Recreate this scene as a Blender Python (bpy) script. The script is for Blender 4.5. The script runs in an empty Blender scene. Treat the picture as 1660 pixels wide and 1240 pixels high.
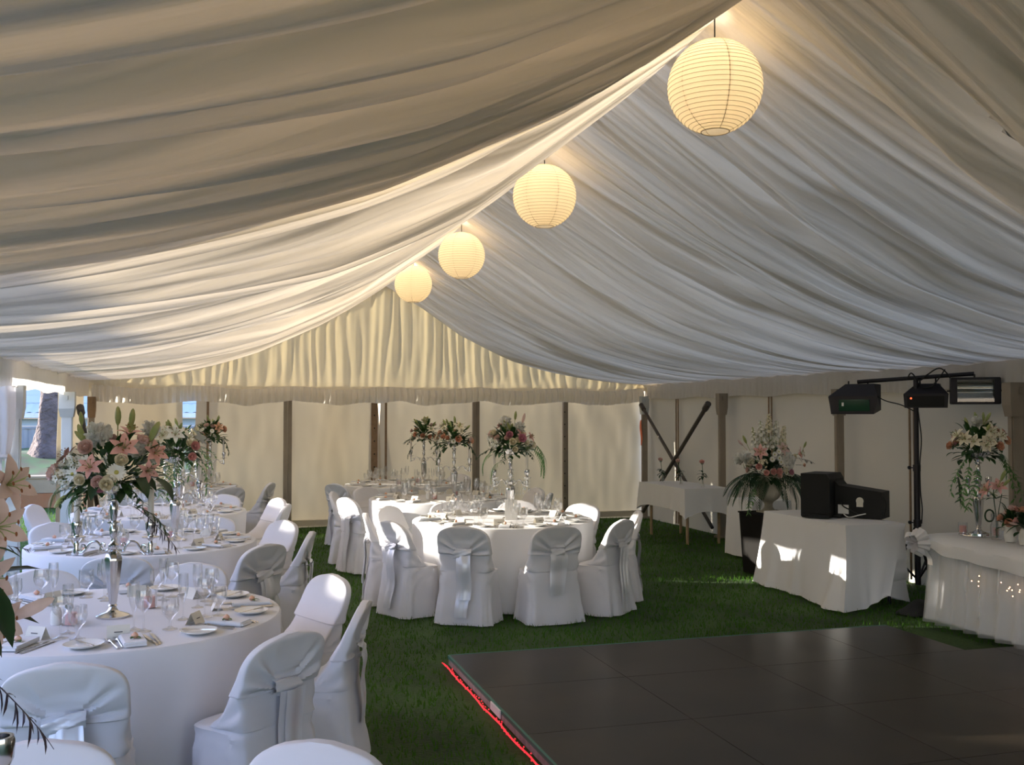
import bpy, math, random
import numpy as np
from mathutils import Vector, Matrix, Quaternion, noise as mnoise
SC = bpy.context.scene
COL = SC.collection
PI = math.pi
R = math.radians
# ---------------------------------------------------------------- camera
cam = bpy.data.cameras.new('camera'); camo = bpy.data.objects.new('camera', cam); COL.objects.link(camo)
cam.sensor_fit = 'HORIZONTAL'; cam.sensor_width = 36.0; cam.lens = 36.0 * 1650.0 / 1660.0
cam.clip_start = 0.05; cam.clip_end = 300
YAW = math.atan(486 / 1650.0); PIT = math.atan(50 / math.hypot(1650.0, 486.0))
camo.location = (0, 0, 1.75); camo.rotation_euler = (PI / 2 + PIT, 0, -YAW)
SC.camera = camo
# ---------------------------------------------------------------- sky, sun, exposure
w = bpy.data.worlds.new('sky'); SC.world = w; w.use_nodes = True
nt = w.node_tree; bg = nt.nodes['Background']
sky = nt.nodes.new('ShaderNodeTexSky'); sky.sky_type = 'NISHITA'; sky.sun_disc = False
sky.sun_elevation = R(24); sky.sun_rotation = R(-67); sky.air_density = 1.2; sky.dust_density = .6; sky.ozone_density = 1.6
tint = nt.nodes.new('ShaderNodeMixRGB'); tint.blend_type = 'MULTIPLY'; tint.inputs[0].default_value = 1; tint.inputs[2].default_value = (.98, .95, 1.22, 1)
nt.links.new(sky.outputs[0], tint.inputs[1]); nt.links.new(tint.outputs[0], bg.inputs[0]); bg.inputs[1].default_value = 0.55
sl = bpy.data.lights.new('sun', 'SUN'); so = bpy.data.objects.new('sun', sl); COL.objects.link(so)
SUN_D = Vector((.92, -.38, -.2024 * math.hypot(.92, .38))).normalized()
so.rotation_euler = SUN_D.to_track_quat('-Z', 'Y').to_euler(); so.location = (-20, 14, 12)
sl.energy = 15.0; sl.color = (1.0, .93, .82); sl.angle = R(.55)
SC.view_settings.view_transform = 'Standard'; SC.view_settings.look = 'None'
SC.view_settings.gamma = 1.0; SC.view_settings.use_curve_mapping = False
SC.view_settings.exposure = 0.34
SC.cycles.max_bounces = 10; SC.cycles.diffuse_bounces = 6; SC.cycles.glossy_bounces = 4
SC.cycles.transmission_bounces = 6; SC.cycles.transparent_max_bounces = 24
SC.cycles.sample_clamp_indirect = 6.0
SC.cycles.use_denoising = True
SC.cycles.caustics_reflective = False; SC.cycles.caustics_refractive = False

# ---------------------------------------------------------------- materials (all procedural)
def _base(name):
    m = bpy.data.materials.new(name); m.use_nodes = True
    return m, m.node_tree, m.node_tree.nodes['Principled BSDF'], m.node_tree.nodes['Material Output']
def _noise(t, scale, detail=4, vec='Object'):
    tc = t.nodes.new('ShaderNodeTexCoord'); n = t.nodes.new('ShaderNodeTexNoise')
    n.inputs['Scale'].default_value = scale; n.inputs['Detail'].default_value = detail
    t.links.new(tc.outputs[vec], n.inputs['Vector'])
    return n
def _vary(t, col, scale, amt, col2=None):
    n = _noise(t, scale); r = t.nodes.new('ShaderNodeValToRGB')
    c2 = col2 or tuple(c * (1 - amt) for c in col)
    r.color_ramp.elements[0].position = .3; r.color_ramp.elements[1].position = .7
    r.color_ramp.elements[0].color = (*c2, 1); r.color_ramp.elements[1].color = (*col, 1)
    t.links.new(n.outputs['Fac'], r.inputs['Fac'])
    return r.outputs['Color']
def _bump(t, scale, strength, dist=.004):
    n = _noise(t, scale, 5); b = t.nodes.new('ShaderNodeBump')
    b.inputs['Strength'].default_value = strength; b.inputs['Distance'].default_value = dist
    t.links.new(n.outputs['Fac'], b.inputs['Height'])
    return b.outputs['Normal']
def mat(name, col, rough=.6, metal=0., var=(6, .12), col2=None, bump=None, spec=.5, emit=None, est=0.):
    m, t, p, o = _base(name)
    t.links.new(_vary(t, col, var[0], var[1], col2), p.inputs['Base Color'])
    p.inputs['Roughness'].default_value = rough; p.inputs['Metallic'].default_value = metal
    p.inputs['Specular IOR Level'].default_value = spec
    if bump: t.links.new(_bump(t, *bump), p.inputs['Normal'])
    if emit:
        p.inputs['Emission Color'].default_value = (*emit, 1); p.inputs['Emission Strength'].default_value = est
    return m
def cloth(name, col, trans=.2, tcol=None, var=(3, .05), bump=None, gloss=0., grough=.4):
    """thin woven cloth: diffuse, some light passing through, optional satin sheen"""
    m, t, p, o = _base(name); t.nodes.remove(p)
    c = _vary(t, col, *var)
    d = t.nodes.new('ShaderNodeBsdfDiffuse'); tr = t.nodes.new('ShaderNodeBsdfTranslucent'); mx = t.nodes.new('ShaderNodeMixShader')
    t.links.new(c, d.inputs['Color'])
    if tcol: tr.inputs['Color'].default_value = (*tcol, 1)
    else: t.links.new(c, tr.inputs['Color'])
    mx.inputs[0].default_value = trans
    t.links.new(d.outputs[0], mx.inputs[1]); t.links.new(tr.outputs[0], mx.inputs[2])
    last = mx
    if gloss:
        g = t.nodes.new('ShaderNodeBsdfGlossy'); g.inputs['Roughness'].default_value = grough
        m2 = t.nodes.new('ShaderNodeMixShader'); m2.inputs[0].default_value = gloss
        t.links.new(mx.outputs[0], m2.inputs[1]); t.links.new(g.outputs[0], m2.inputs[2]); last = m2
    if bump:
        nb = _bump(t, *bump); t.links.new(nb, d.inputs['Normal'])
        if gloss: t.links.new(nb, g.inputs['Normal'])
    t.links.new(last.outputs[0], o.inputs[0])
    return m
def clear_glass(name, tint=(.995, .995, .995), rough=.02, k=.75):
    m, t, p, o = _base(name); t.nodes.remove(p)
    tr = t.nodes.new('ShaderNodeBsdfTransparent'); g = t.nodes.new('ShaderNodeBsdfGlossy'); mx = t.nodes.new('ShaderNodeMixShader')
    lw = t.nodes.new('ShaderNodeLayerWeight'); lw.inputs[0].default_value = .35
    mu = t.nodes.new('ShaderNodeMath'); mu.operation = 'MULTIPLY_ADD'; mu.inputs[1].default_value = .75 * k; mu.inputs[2].default_value = .05
    mu.use_clamp = True
    tr.inputs[0].default_value = (*tint, 1); g.inputs['Roughness'].default_value = rough
    t.links.new(lw.outputs['Facing'], mu.inputs[0]); t.links.new(mu.outputs[0], mx.inputs[0])
    t.links.new(tr.outputs[0], mx.inputs[1]); t.links.new(g.outputs[0], mx.inputs[2]); t.links.new(mx.outputs[0], o.inputs[0])
    return m
def sheer(name, col, alpha):
    m, t, p, o = _base(name); t.nodes.remove(p)
    tr = t.nodes.new('ShaderNodeBsdfTransparent'); d = t.nodes.new('ShaderNodeBsdfDiffuse'); l = t.nodes.new('ShaderNodeBsdfTranslucent')
    a = t.nodes.new('ShaderNodeMixShader'); b = t.nodes.new('ShaderNodeMixShader'); a.inputs[0].default_value = .35; b.inputs[0].default_value = alpha
    t.links.new(_vary(t, col, 4, .06), d.inputs[0]); l.inputs[0].default_value = (*col, 1)
    t.links.new(d.outputs[0], a.inputs[1]); t.links.new(l.outputs[0], a.inputs[2])
    t.links.new(tr.outputs[0], b.inputs[1]); t.links.new(a.outputs[0], b.inputs[2]); t.links.new(b.outputs[0], o.inputs[0])
    return m
M = {}
M['liner'] = cloth('ceiling_liner', (.82, .76, .67), .12, (.90, .72, .46), (1.5, .04), None)
def _gather(m):   # fine gathers of the cloth, running from ridge to eave
    t = m.node_tree; tc = t.nodes.new('ShaderNodeTexCoord'); last = None
    for sc, st, ds in (((.25, 7, .25), .9, .05), ((.35, 24, .35), .7, .016), ((.5, 90, .5), .35, .004)):
        mp = t.nodes.new('ShaderNodeMapping'); n = t.nodes.new('ShaderNodeTexNoise'); b = t.nodes.new('ShaderNodeBump')
        mp.inputs['Scale'].default_value = sc; n.inputs['Scale'].default_value = 1; n.inputs['Detail'].default_value = 2
        b.inputs['Strength'].default_value = st; b.inputs['Distance'].default_value = ds
        t.links.new(tc.outputs['Object'], mp.inputs[0]); t.links.new(mp.outputs[0], n.inputs['Vector']); t.links.new(n.outputs['Fac'], b.inputs['Height'])
        if last: t.links.new(last, b.inputs['Normal'])
        last = b.outputs['Normal']
    # doubled cloth in the gathers lets less light through
    mp = t.nodes.new('ShaderNodeMapping'); n = t.nodes.new('ShaderNodeTexNoise'); mr = t.nodes.new('ShaderNodeMapRange')
    mp.inputs['Scale'].default_value = (.3, 11, .3); n.inputs['Scale'].default_value = 1; n.inputs['Detail'].default_value = 3
    mr.inputs['From Min'].default_value = .35; mr.inputs['From Max'].default_value = .65; mr.inputs['To Min'].default_value = .03; mr.inputs['To Max'].default_value = .20
    t.links.new(tc.outputs['Object'], mp.inputs[0]); t.links.new(mp.outputs[0], n.inputs['Vector']); t.links.new(n.outputs['Fac'], mr.inputs[0])
    for nd in t.nodes:
        if nd.type == 'MIX_SHADER': t.links.new(mr.outputs[0], nd.inputs[0])
    for nd in t.nodes:
        if nd.type in ('BSDF_DIFFUSE', 'BSDF_TRANSLUCENT'): t.links.new(last, nd.inputs['Normal'])
_gather(M['liner'])
M['gable'] = cloth('gable_curtain', (.78, .73, .62), .10, (.86, .70, .38), (2, .06))
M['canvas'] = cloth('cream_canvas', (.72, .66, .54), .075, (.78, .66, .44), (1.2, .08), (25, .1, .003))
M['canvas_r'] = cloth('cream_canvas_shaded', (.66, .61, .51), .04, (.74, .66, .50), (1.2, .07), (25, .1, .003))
M['valance'] = cloth('valance_cloth', (.78, .75, .71), .35, (.8, .76, .68), (5, .06))
M['linen'] = cloth('white_table_linen', (.84, .84, .85), .12, None, (2, .03), (300, .08, .001))
M['cover'] = cloth('white_chair_cover', (.84, .83, .85), .14, None, (3, .04), (90, .10, .002))
M['satin'] = cloth('white_satin', (.86, .86, .89), .08, None, (4, .05), (30, .1, .003), .28, .30)
M['tulle'] = sheer('white_tulle', (.85, .85, .86), .30)
M['paper'] = cloth('lantern_paper', (.9, .86, .78), .62, (.95, .84, .62), (30, .04))
M['wire'] = mat('lantern_wire', (.55, .45, .30), .6)
M['silver'] = mat('polished_silver', (.72, .71, .70), .16, 1., (9, .15))
M['steel'] = mat('cutlery_steel', (.62, .60, .58), .25, 1., (9, .1))
M['glass'] = clear_glass('clear_glass')
M['china'] = mat('white_china', (.82, .81, .77), .18, 0, (4, .03))
M['wax'] = mat('ivory_wax', (.85, .80, .72), .45)
M['pinkwax'] = mat('pink_wax', (.85, .42, .38), .45)
M['card'] = mat('cream_card', (.80, .76, .66), .7)
M['whitecard'] = mat('white_card', (.88, .87, .85), .7)
M['ink'] = mat('card_ink', (.12, .10, .10), .7)
M['alu'] = mat('pale_aluminium', (.62, .66, .68), .42, .5, (4, .1))
M['post'] = mat('brown_grey_post', (.33, .28, .22), .6, .1, (3, .25))
M['strap'] = mat('brown_strap', (.30, .20, .12), .8, 0, (12, .3))
M['brace'] = mat('dark_brace', (.09, .075, .065), .5, .3)
M['black'] = mat('black_case', (.012, .012, .012), .55, 0, (8, .3), spec=.3)
M['blackmetal'] = mat('black_metal', (.02, .018, .024), .45, .2)
M['rubber'] = mat('black_cable', (.012, .012, .012), .6)
M['lens'] = mat('dark_green_lens', (.01, .05, .02), .08, 0)
M['flood'] = mat('flood_reflector', (.40, .42, .40), .12, .9, (5, .35))
M['redled'] = mat('red_lamp', (.6, .08, .03), .4, emit=(1, .15, .05), est=1.2)
M['ropered'] = mat('red_rope_light', (.7, .03, .05), .4, emit=(1, .03, .05), est=.7)
M['fairy'] = mat('fairy_light', (1, .6, .4), .4, emit=(1, .55, .30), est=6)
M['board'] = mat('dance_board', (.036, .028, .017), .33, 0, (2.2, .45), bump=(14, .05, .002), spec=.22)
M['edge'] = mat('green_edge', (.03, .16, .12), .5)
M['edgepale'] = mat('pale_edge', (.42, .36, .34), .6, 0, (18, .45))
M['wood'] = mat('pale_wood_leg', (.40, .28, .16), .55, 0, (9, .25))
M['stone'] = mat('urn_stone', (.46, .42, .34), .85, 0, (9, .25), bump=(40, .3, .004))
M['orange'] = mat('orange_tag', (.75, .16, .05), .6)
M['leaf'] = mat('green_leaf', (.045, .13, .03), .45, 0, (14, .5))
M['leafdark'] = mat('dark_leaf', (.018, .065, .018), .42, 0, (14, .5))
M['twig'] = mat('dark_twig', (.035, .02, .035), .5)
M['bud'] = mat('lily_bud', (.22, .34, .10), .45, 0, (20, .3), col2=(.40, .40, .16))
M['fern'] = mat('fern_green', (.10, .26, .06), .5, 0, (20, .35))
M['white'] = mat('white_petal', (.86, .85, .78), .5, 0, (20, .06))
M['cream'] = mat('cream_petal', (.86, .80, .62), .5, 0, (20, .12))
M['pink'] = mat('pink_petal', (.85, .47, .43), .5, 0, (22, .2))
M['palepink'] = mat('pale_pink_petal', (.82, .60, .55), .5, 0, (22, .15))
M['peach'] = mat('peach_petal', (.80, .45, .30), .5, 0, (22, .2))
M['lilac'] = mat('lilac_pink_petal', (.72, .34, .44), .5, 0, (22, .2))
M['yellow'] = mat('yellow_centre', (.55, .50, .12), .6)
M['anther'] = mat('brown_anther', (.28, .09, .03), .7)
M['fluff'] = cloth('white_feather', (.85, .85, .82), .3, None, (30, .08), (80, .6, .01))
M['bark'] = mat('tree_bark', (.20, .16, .15), .95, 0, (3, .55), bump=(9, 1., .12))
M['lime'] = mat('limestone', (.40, .32, .21), .9, 0, (2, .3), bump=(20, .3, .02))
M['redlime'] = mat('clay_stained_stone', (.34, .13, .05), .9, 0, (2, .35), col2=(.36, .20, .10), bump=(20, .3, .02))
M['fence'] = mat('grey_fence', (.30, .33, .36), .5, .2, (2, .15))
M['siding'] = mat('pale_blue_siding', (.55, .66, .74), .6, 0, (1, .08))
M['roofmetal'] = mat('pale_metal_roof', (.60, .68, .72), .5, .1, (1, .08))
M['gutter'] = mat('white_gutter', (.80, .84, .88), .4)
M['hedge'] = mat('hedge_leaf', (.05, .12, .03), .7, 0, (6, .5))
M['bankgrass'] = mat('bank_grass', (.07, .15, .045), .95, 0, (2.5, .5), col2=(.10, .075, .045))
M['blockout'] = cloth('heavy_roof_sheet', (.75, .72, .68), .22, (.9, .78, .62))
M['plinth'] = mat('black_plinth', (.014, .013, .012), .85, spec=.08)
M['mirror'] = mat('mirror_plate', (.85, .87, .86), .03, 1., (2, .02))
M['vasewhite'] = mat('white_vase', (.80, .79, .76), .35)
# ---------------------------------------------------------------- geometry helpers
class G:
    def __init__(s): s.v = []; s.f = []; s.mi = []
    def add(s, v, f, m=0):
        b = len(s.v); s.v.extend([tuple(p) for p in v]); s.f.extend([tuple(i + b for i in q) for q in f]); s.mi.extend([m] * len(f)); return s
    def box(s, c, d, rot=None, m=0, taper=1.0):
        x, y, z = d[0] / 2, d[1] / 2, d[2] / 2; k = taper
        P = [(-x, -y, -z), (x, -y, -z), (x, y, -z), (-x, y, -z), (-x * k, -y * k, z), (x * k, -y * k, z), (x * k, y * k, z), (-x * k, y * k, z)]
        if rot is not None: P = [rot @ Vector(p) for p in P]
        s.add([(p[0] + c[0], p[1] + c[1], p[2] + c[2]) for p in P], [(3, 2, 1, 0), (4, 5, 6, 7), (0, 1, 5, 4), (1, 2, 6, 5), (2, 3, 7, 6), (3, 0, 4, 7)], m); return s
    def tube(s, P, r, n=8, m=0, cap=True):
        P = [Vector(p) for p in P]; rr = r if isinstance(r, (list, tuple)) else [r] * len(P)
        V = []; F = []; u = None
        for i, p in enumerate(P):
            t = (P[min(i + 1, len(P) - 1)] - P[max(i - 1, 0)])
            t = t.normalized() if t.length > 1e-9 else Vector((0, 0, 1))
            if u is None: u = t.orthogonal().normalized()
            u = (u - t * u.dot(t)); u = u.normalized() if u.length > 1e-6 else t.orthogonal().normalized()
            q = t.cross(u)
            for k in range(n):
                a = 2 * PI * k / n; V.append(p + (u * math.cos(a) + q * math.sin(a)) * rr[i])
        for i in range(len(P) - 1):
            for k in range(n): F.append((i * n + k, i * n + (k + 1) % n, (i + 1) * n + (k + 1) % n, (i + 1) * n + k))
        if cap: F.append(tuple(reversed(range(n)))); F.append(tuple(range((len(P) - 1) * n, len(P) * n)))
        return s.add(V, F, m)
    def lathe(s, prof, n=24, c=(0, 0, 0), m=0, flute=None):
        V = []; F = []
        for (r, z) in prof:
            for k in range(n):
                a = 2 * PI * k / n; q = r * (1 + (flute[1] * math.cos(flute[0] * a) if flute and flute[2] <= z <= flute[3] else 0))
                V.append((c[0] + q * math.cos(a), c[1] + q * math.sin(a), c[2] + z))
        for i in range(len(prof) - 1):
            for k in range(n): F.append((i * n + k, i * n + (k + 1) % n, (i + 1) * n + (k + 1) % n, (i + 1) * n + k))
        if prof[0][0] > 1e-4: F.append(tuple(reversed(range(n))))
        if prof[-1][0] > 1e-4: F.append(tuple(range((len(prof) - 1) * n, len(prof) * n)))
        return s.add(V, F, m)
    def shell(s, prof, n=20, c=(0, 0, 0), m=0):   # open profile, no caps
        V = []; F = []
        for (r, z) in prof:
            for k in range(n):
                a = 2 * PI * k / n; V.append((c[0] + r * math.cos(a), c[1] + r * math.sin(a), c[2] + z))
        for i in range(len(prof) - 1):
            for k in range(n): F.append((i * n + k, i * n + (k + 1) % n, (i + 1) * n + (k + 1) % n, (i + 1) * n + k))
        return s.add(V, F, m)
    def ell(s, c, r, n=10, mm=8, m=0, rot=None, bump=0, seed=0):
        V = [(0, 0, -1)]; F = []
        for i in range(1, mm):
            p = -PI / 2 + PI * i / mm
            for k in range(n): a = 2 * PI * k / n; V.append((math.cos(p) * math.cos(a), math.cos(p) * math.sin(a), math.sin(p)))
        V.append((0, 0, 1))
        W = []
        for q in V:
            q = Vector(q)
            if bump: q = q * (1 + bump * mnoise.noise(q * 2.3 + Vector((seed, seed * .7, 3))))
            q = Vector((q.x * r[0], q.y * r[1], q.z * r[2]))
            if rot is not None: q = rot @ q
            W.append(q + Vector(c))
        for k in range(n): F.append((0, 1 + (k + 1) % n, 1 + k))
        for i in range(mm - 2):
            for k in range(n): F.append((1 + i * n + k, 1 + i * n + (k + 1) % n, 1 + (i + 1) * n + (k + 1) % n, 1 + (i + 1) * n + k))
        e = len(V) - 1
        for k in range(n): F.append((1 + (mm - 2) * n + k, 1 + (mm - 2) * n + (k + 1) % n, e))
        return s.add(W, F, m)
    def grid(s, fn, nu, nv, m=0, wrap=False):
        V = [fn(i / (nu if wrap else nu), j / nv) for j in range(nv + 1) for i in range(nu if wrap else nu + 1)]
        W = nu if wrap else nu + 1; F = []
        for j in range(nv):
            for i in range(nu): F.append((j * W + i, j * W + (i + 1) % W, (j + 1) * W + (i + 1) % W, (j + 1) * W + i))
        return s.add(V, F, m)
    def poly(s, pts, d, m=0):   # prism: polygon pts (list of 3-D) extruded by vector d
        n = len(pts); P = [Vector(p) for p in pts]; Q = [p + Vector(d) for p in P]
        return s.add(P + Q, [tuple(reversed(range(n))), tuple(range(n, 2 * n))] + [(i, (i + 1) % n, (i + 1) % n + n, i + n) for i in range(n)], m)
    def xf(s, mtx):
        s.v = [tuple(mtx @ Vector(p)) for p in s.v]; return s
    def mesh(s, name, mats, smooth=True, fix=True):
        me = bpy.data.meshes.new(name); me.from_pydata(s.v, [], s.f)
        for k in (mats if isinstance(mats, (list, tuple)) else [mats]): me.materials.append(M[k])
        if len(set(s.mi)) > 1: me.polygons.foreach_set('material_index', s.mi)
        if fix:
            import bmesh
            b = bmesh.new(); b.from_mesh(me); bmesh.ops.recalc_face_normals(b, faces=b.faces); b.to_mesh(me); b.free()
        if smooth:
            me.polygons.foreach_set('use_smooth', [True] * len(me.polygons))
            me.set_sharp_from_angle(angle=R(40))
        me.update(); return me
    def build(s, name, mats, parent=None, smooth=True, loc=(0, 0, 0), rot=(0, 0, 0), fix=True):
        return put(name, s.mesh(name, mats, smooth, fix), parent, loc, rot)
def put(name, me, parent=None, loc=(0, 0, 0), rot=(0, 0, 0), sc=None):
    o = bpy.data.objects.new(name, me); COL.objects.link(o)
    if parent is not None: o.parent = parent
    o.location = loc; o.rotation_euler = rot
    if sc is not None: o.scale = (sc, sc, sc) if not isinstance(sc, (tuple, list)) else sc
    return o
def tag(o, label, cat, group=None, kind=None):
    o['label'] = label; o['category'] = cat
    if group: o['group'] = group
    if kind: o['kind'] = kind
    return o
def thing(name, label, cat, loc=(0, 0, 0), rz=0., group=None):
    o = put(name, None, None, loc, (0, 0, rz)); o.empty_display_size = .1
    return tag(o, label, cat, group)
def struct(o): o['kind'] = 'structure'; return o
def aim(o, d, roll=0.):
    q = Vector(d).to_track_quat('Z', 'Y'); o.rotation_mode = 'XYZ'
    o.rotation_euler = (q @ Quaternion((0, 0, 1), roll)).to_euler(); return o
def bez(P, n=24):   # Catmull-Rom through points
    P = [Vector(p) for p in P]; Q = [P[0] * 2 - P[1]] + P + [P[-1] * 2 - P[-2]]; out = []
    for i in range(1, len(Q) - 2):
        a, b, c, d = Q[i - 1:i + 3]
        for k in range(n):
            t = k / n; out.append(.5 * ((2 * b) + (c - a) * t + (2 * a - 5 * b + 4 * c - d) * t * t + (-a + 3 * b - 3 * c + d) * t ** 3))
    out.append(P[-1]); return out
def copy_tree(root, loc, rz, label, group=None):
    c = root.copy(); COL.objects.link(c); c.location = loc; c.rotation_euler = (0, 0, rz); c['label'] = label
    if group: c['group'] = group
    elif 'group' in c: del c['group']
    for ch in root.children:
        d = ch.copy(); COL.objects.link(d); d.parent = c
        for g in ch.children:
            e = g.copy(); COL.objects.link(e); e.parent = d
    return c
def N3(x, y, z): return mnoise.noise(Vector((x, y, z)))
# ---------------------------------------------------------------- the marquee shell
XL, XR, XC = -1.75, 6.98, 2.57
YB = 15.85
FR = [-.7, 2.05, 4.8, 7.55, 10.3, 13.1, 15.85]      # frames, one bay apart
def prof(u, y, t):
    """height of the hanging ceiling liner, u = 0 at the ridge .. 1 at the eave, t = 0..1 across a bay"""
    s = math.sin(PI * t)
    ridge = 3.84 - .012 * max(0, y - 4) - .05 * s
    return 2.19 + (ridge - 2.19) * (1 - u) ** (1.62 + .22 * s)
random.seed(4)
FOLDS = []
def folds(y, u, side):
    """ridge-to-eave folds of the gathered cloth: soft rolls with sharp valleys"""
    yy = y + .16 * N3(u * 2.2 + side * 7, y * .5, 1.7) + .05 * N3(u * 5, y * 1.4, 9 + side)
    wide = abs(math.sin(PI * (yy / .46 + .3 * N3(yy * .9, side, 0)))) ** .75
    mid = abs(math.sin(PI * (yy / .21 + .5 * N3(yy * 1.3, side + 3, 2))))
    fine = mnoise.noise(Vector((u * 1.1, yy * 22, side * 5)))
    a = .20 + .10 * N3(u * 1.5, yy * .8, 4 + side)
    env = min(1, u * 4) * min(1, .12 + (1 - u) * 1.6)
    return -(a * wide + .06 * mid ** .8 + .008 * fine) * env
g = G(); NX = 44
for side, x1 in ((-1, XL + .05), (1, XR - .05)):
    for b in range(len(FR) - 1):
        y0, y1 = FR[b], FR[b + 1]; ny = 120
        if b == 0: ny = 60
        def fn(i, j, side=side, x1=x1, y0=y0, y1=y1):
            u = j; y = y0 + (y1 - y0) * i; x = XC + (x1 - XC) * u
            e = min(1, 7 * min(i, 1 - i))
            return (x, y, prof(u, y, i) + .03 + .13 * min(1, u * 4) * (1 - u) ** .5 * min(1, 7 * min(i, 1 - i)) + folds(y, u, side + b * .37) * e)
        g.grid(fn, ny, NX)
for x0, x1, z0 in ((XL - .14, XL + .10, 2.10), (XR + .14, XR - .10, 1.99)):   # unseen flaps added outside the valances to stop light leaking in at the eaves
    g.grid(lambda i, j, x0=x0, x1=x1, z0=z0: (x0 + (x1 - x0) * j, -.9 + (YB + 1.05) * i, z0 + (2.28 - z0) * j + .01 * N3(i * 30, j, x0)), 120, 3)
struct(g.build('ceiling', 'liner'))
# unseen shade layer added over the near bays to darken their liner
g = G()
for x1 in (XL - .1, XR + .1):
    g.grid(lambda i, j, x1=x1: (XC + (x1 - XC) * j, -1.0 + 5.75 * i, 4.35 - 2.05 * j), 4, 4)
struct(g.build('roof', 'blockout'))
# back gable curtain, gathered
def pleat(s, z):
    return .016 * math.sin(s * 40 + 7 * N3(s * 1.3, z * .35, 0)) + .05 * N3(s * 5, z * .5, 5) + .022 * N3(s * 16, z * .7, 2) + .03 * math.sin(s * 4.28) ** 8
g = G()
def gab(i, j):
    x = XL - .03 + (XR - XL + .06) * i; u = abs(x - XC) / (XR - XC)
    top = prof(min(u, 1), YB, 0) + .06
    bot = 2.10 - .05 * math.sin(i * PI * 6) ** 2 - .02 * math.sin(i * PI)
    return (x, YB - .10 + pleat(x, j * 2) * min(1, .35 + j * 2), bot + (top - bot) * j)
g.grid(gab, 420, 14); struct(g.build('trim_1', 'gable'))
# gathered valance along the back rail
g = G()
def val(i, j):
    x = XL + .1 + (XR - XL - .2) * i
    a = .035 * math.sin(x * 62 + 4 * N3(x * 1.3, 0, 0)) * (1 - .6 * abs(j - .5)) + .02 * N3(x * 9, j * 2, 1)
    z = 2.14 - .05 * math.sin(i * PI * 6) ** 2 - (.23 + .03 * N3(x * 3, 3, 3)) * j
    return (x, YB - .2 - .05 * math.sin(j * PI) + a, z)
g.grid(val, 520, 6); struct(g.build('trim_2', 'valance'))
# side valances
for n, x, s in ((3, XL + .07, 1), (4, XR - .07, -1)):
    g = G()
    def sv(i, j, x=x, s=s):
        y = -.7 + (YB - .3 + .7) * i
        return (x + s * (.012 * math.sin(y * 55 + 3 * N3(y, 0, 7)) * j + .01 * N3(y * 4, j, 2)), y, 2.22 - (.245 + .012 * N3(y * 1.5, 5, 5) + .02 * math.sin(y * 2.27) ** 2) * j)
    g.grid(sv, 620, 5); struct(g.build('trim_%d' % n, 'valance'))
# back wall: canvas sheets laced to the uprights, two of them gaping
UPX = [XL + .02, -.37, 1.10, 2.52, 4.04, 5.55, XR - .02]
g = G()
for k in range(6):
    a, b = UPX[k], UPX[k + 1]
    def bw(i, j, a=a, b=b, k=k):
        z = -.03 + 2.23 * j; l, r = a, b
        if k == 2: r = b - .055 * max(0, min(1, (z - 1.15) / .75)) + .02
        if k == 3: l = b - (b - a) + .03 * max(0, min(1, (z - 1.3) / .6)) - .02
        if k == 0: r = b - .02 - .03 * max(0, min(1, (z - 1.0) / .3))
        if k == 1: l = a + .10 * min(1, max(0, (z - .55) / .5)) + .08 * max(0, z - 1.0) ** .7 * .6
        x = l + (r - l) * i
        wr = .028 * N3(x * 1.6, z * 1.1, k * 3) + .012 * N3(x * 7, z * 2.2, 8) + .02 * math.sin(i * PI) * math.sin(z * 2 + k)
        if k == 1: wr -= .07 * math.exp(-(i / .12) ** 2)
        if k == 5: wr += .02 * math.sin((x - 6.6) * 12 + z * 5) * max(0, z - .9) * .6
        return (x, YB + .02 + wr, z)
    g.grid(bw, 40, 30)
for xa, xb in ((-1.15, -.62), (1.66, 2.0)):   # unseen flaps added outside to stop sun streaks through the gaps
    g.grid(lambda i, j, xa=xa, xb=xb: (xa + (xb - xa) * i, YB + .30 + .03 * N3(i * 2, j * 3, xa), -.02 + 2.2 * j), 6, 12)
struct(g.build('wall_back', 'canvas'))
g = G(); g.box(((XL + XR) / 2, YB - .03, .06), (XR - XL - .1, .05, .09)); struct(g.build('baseboard_back', 'canvas', smooth=False))
# right wall
def rw(i, j):
    y = -.9 + (YB + .85) * i; z = -.03 + 2.3 * j
    return (XR + .03 * N3(y * 1.1, z * .9, 4) + .012 * N3(y * 5, z * 2, 6) - .012 * abs(math.sin(y * 1.14)) ** 20, y, z)
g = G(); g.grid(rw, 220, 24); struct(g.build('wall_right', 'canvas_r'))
# left side: closed in the last bay, a rolled-down drop over the near bays, open between
g = G()
g.grid(lambda i, j: (XL - .02 + .02 * N3(i * 6, j * 3, 1), 13.15 + 2.65 * i, -.03 + 2.26 * j), 40, 16)
struct(g.build('wall_left', 'canvas'))
g = G(); g.grid(lambda i, j: (XL + (XR - XL) * i, -.95 + .02 * N3(i * 8, j * 3, 9), 2.0 + (2.25 - abs(i - .5) * 4.1) * j), 60, 10)
g.grid(lambda i, j: (3.3 + (XR - 3.3) * i, -.97 + .02 * N3(i * 8, j * 3, 4), -.02 + 2.05 * j), 40, 10)
struct(g.build('wall_front', 'canvas_r'))
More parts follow.
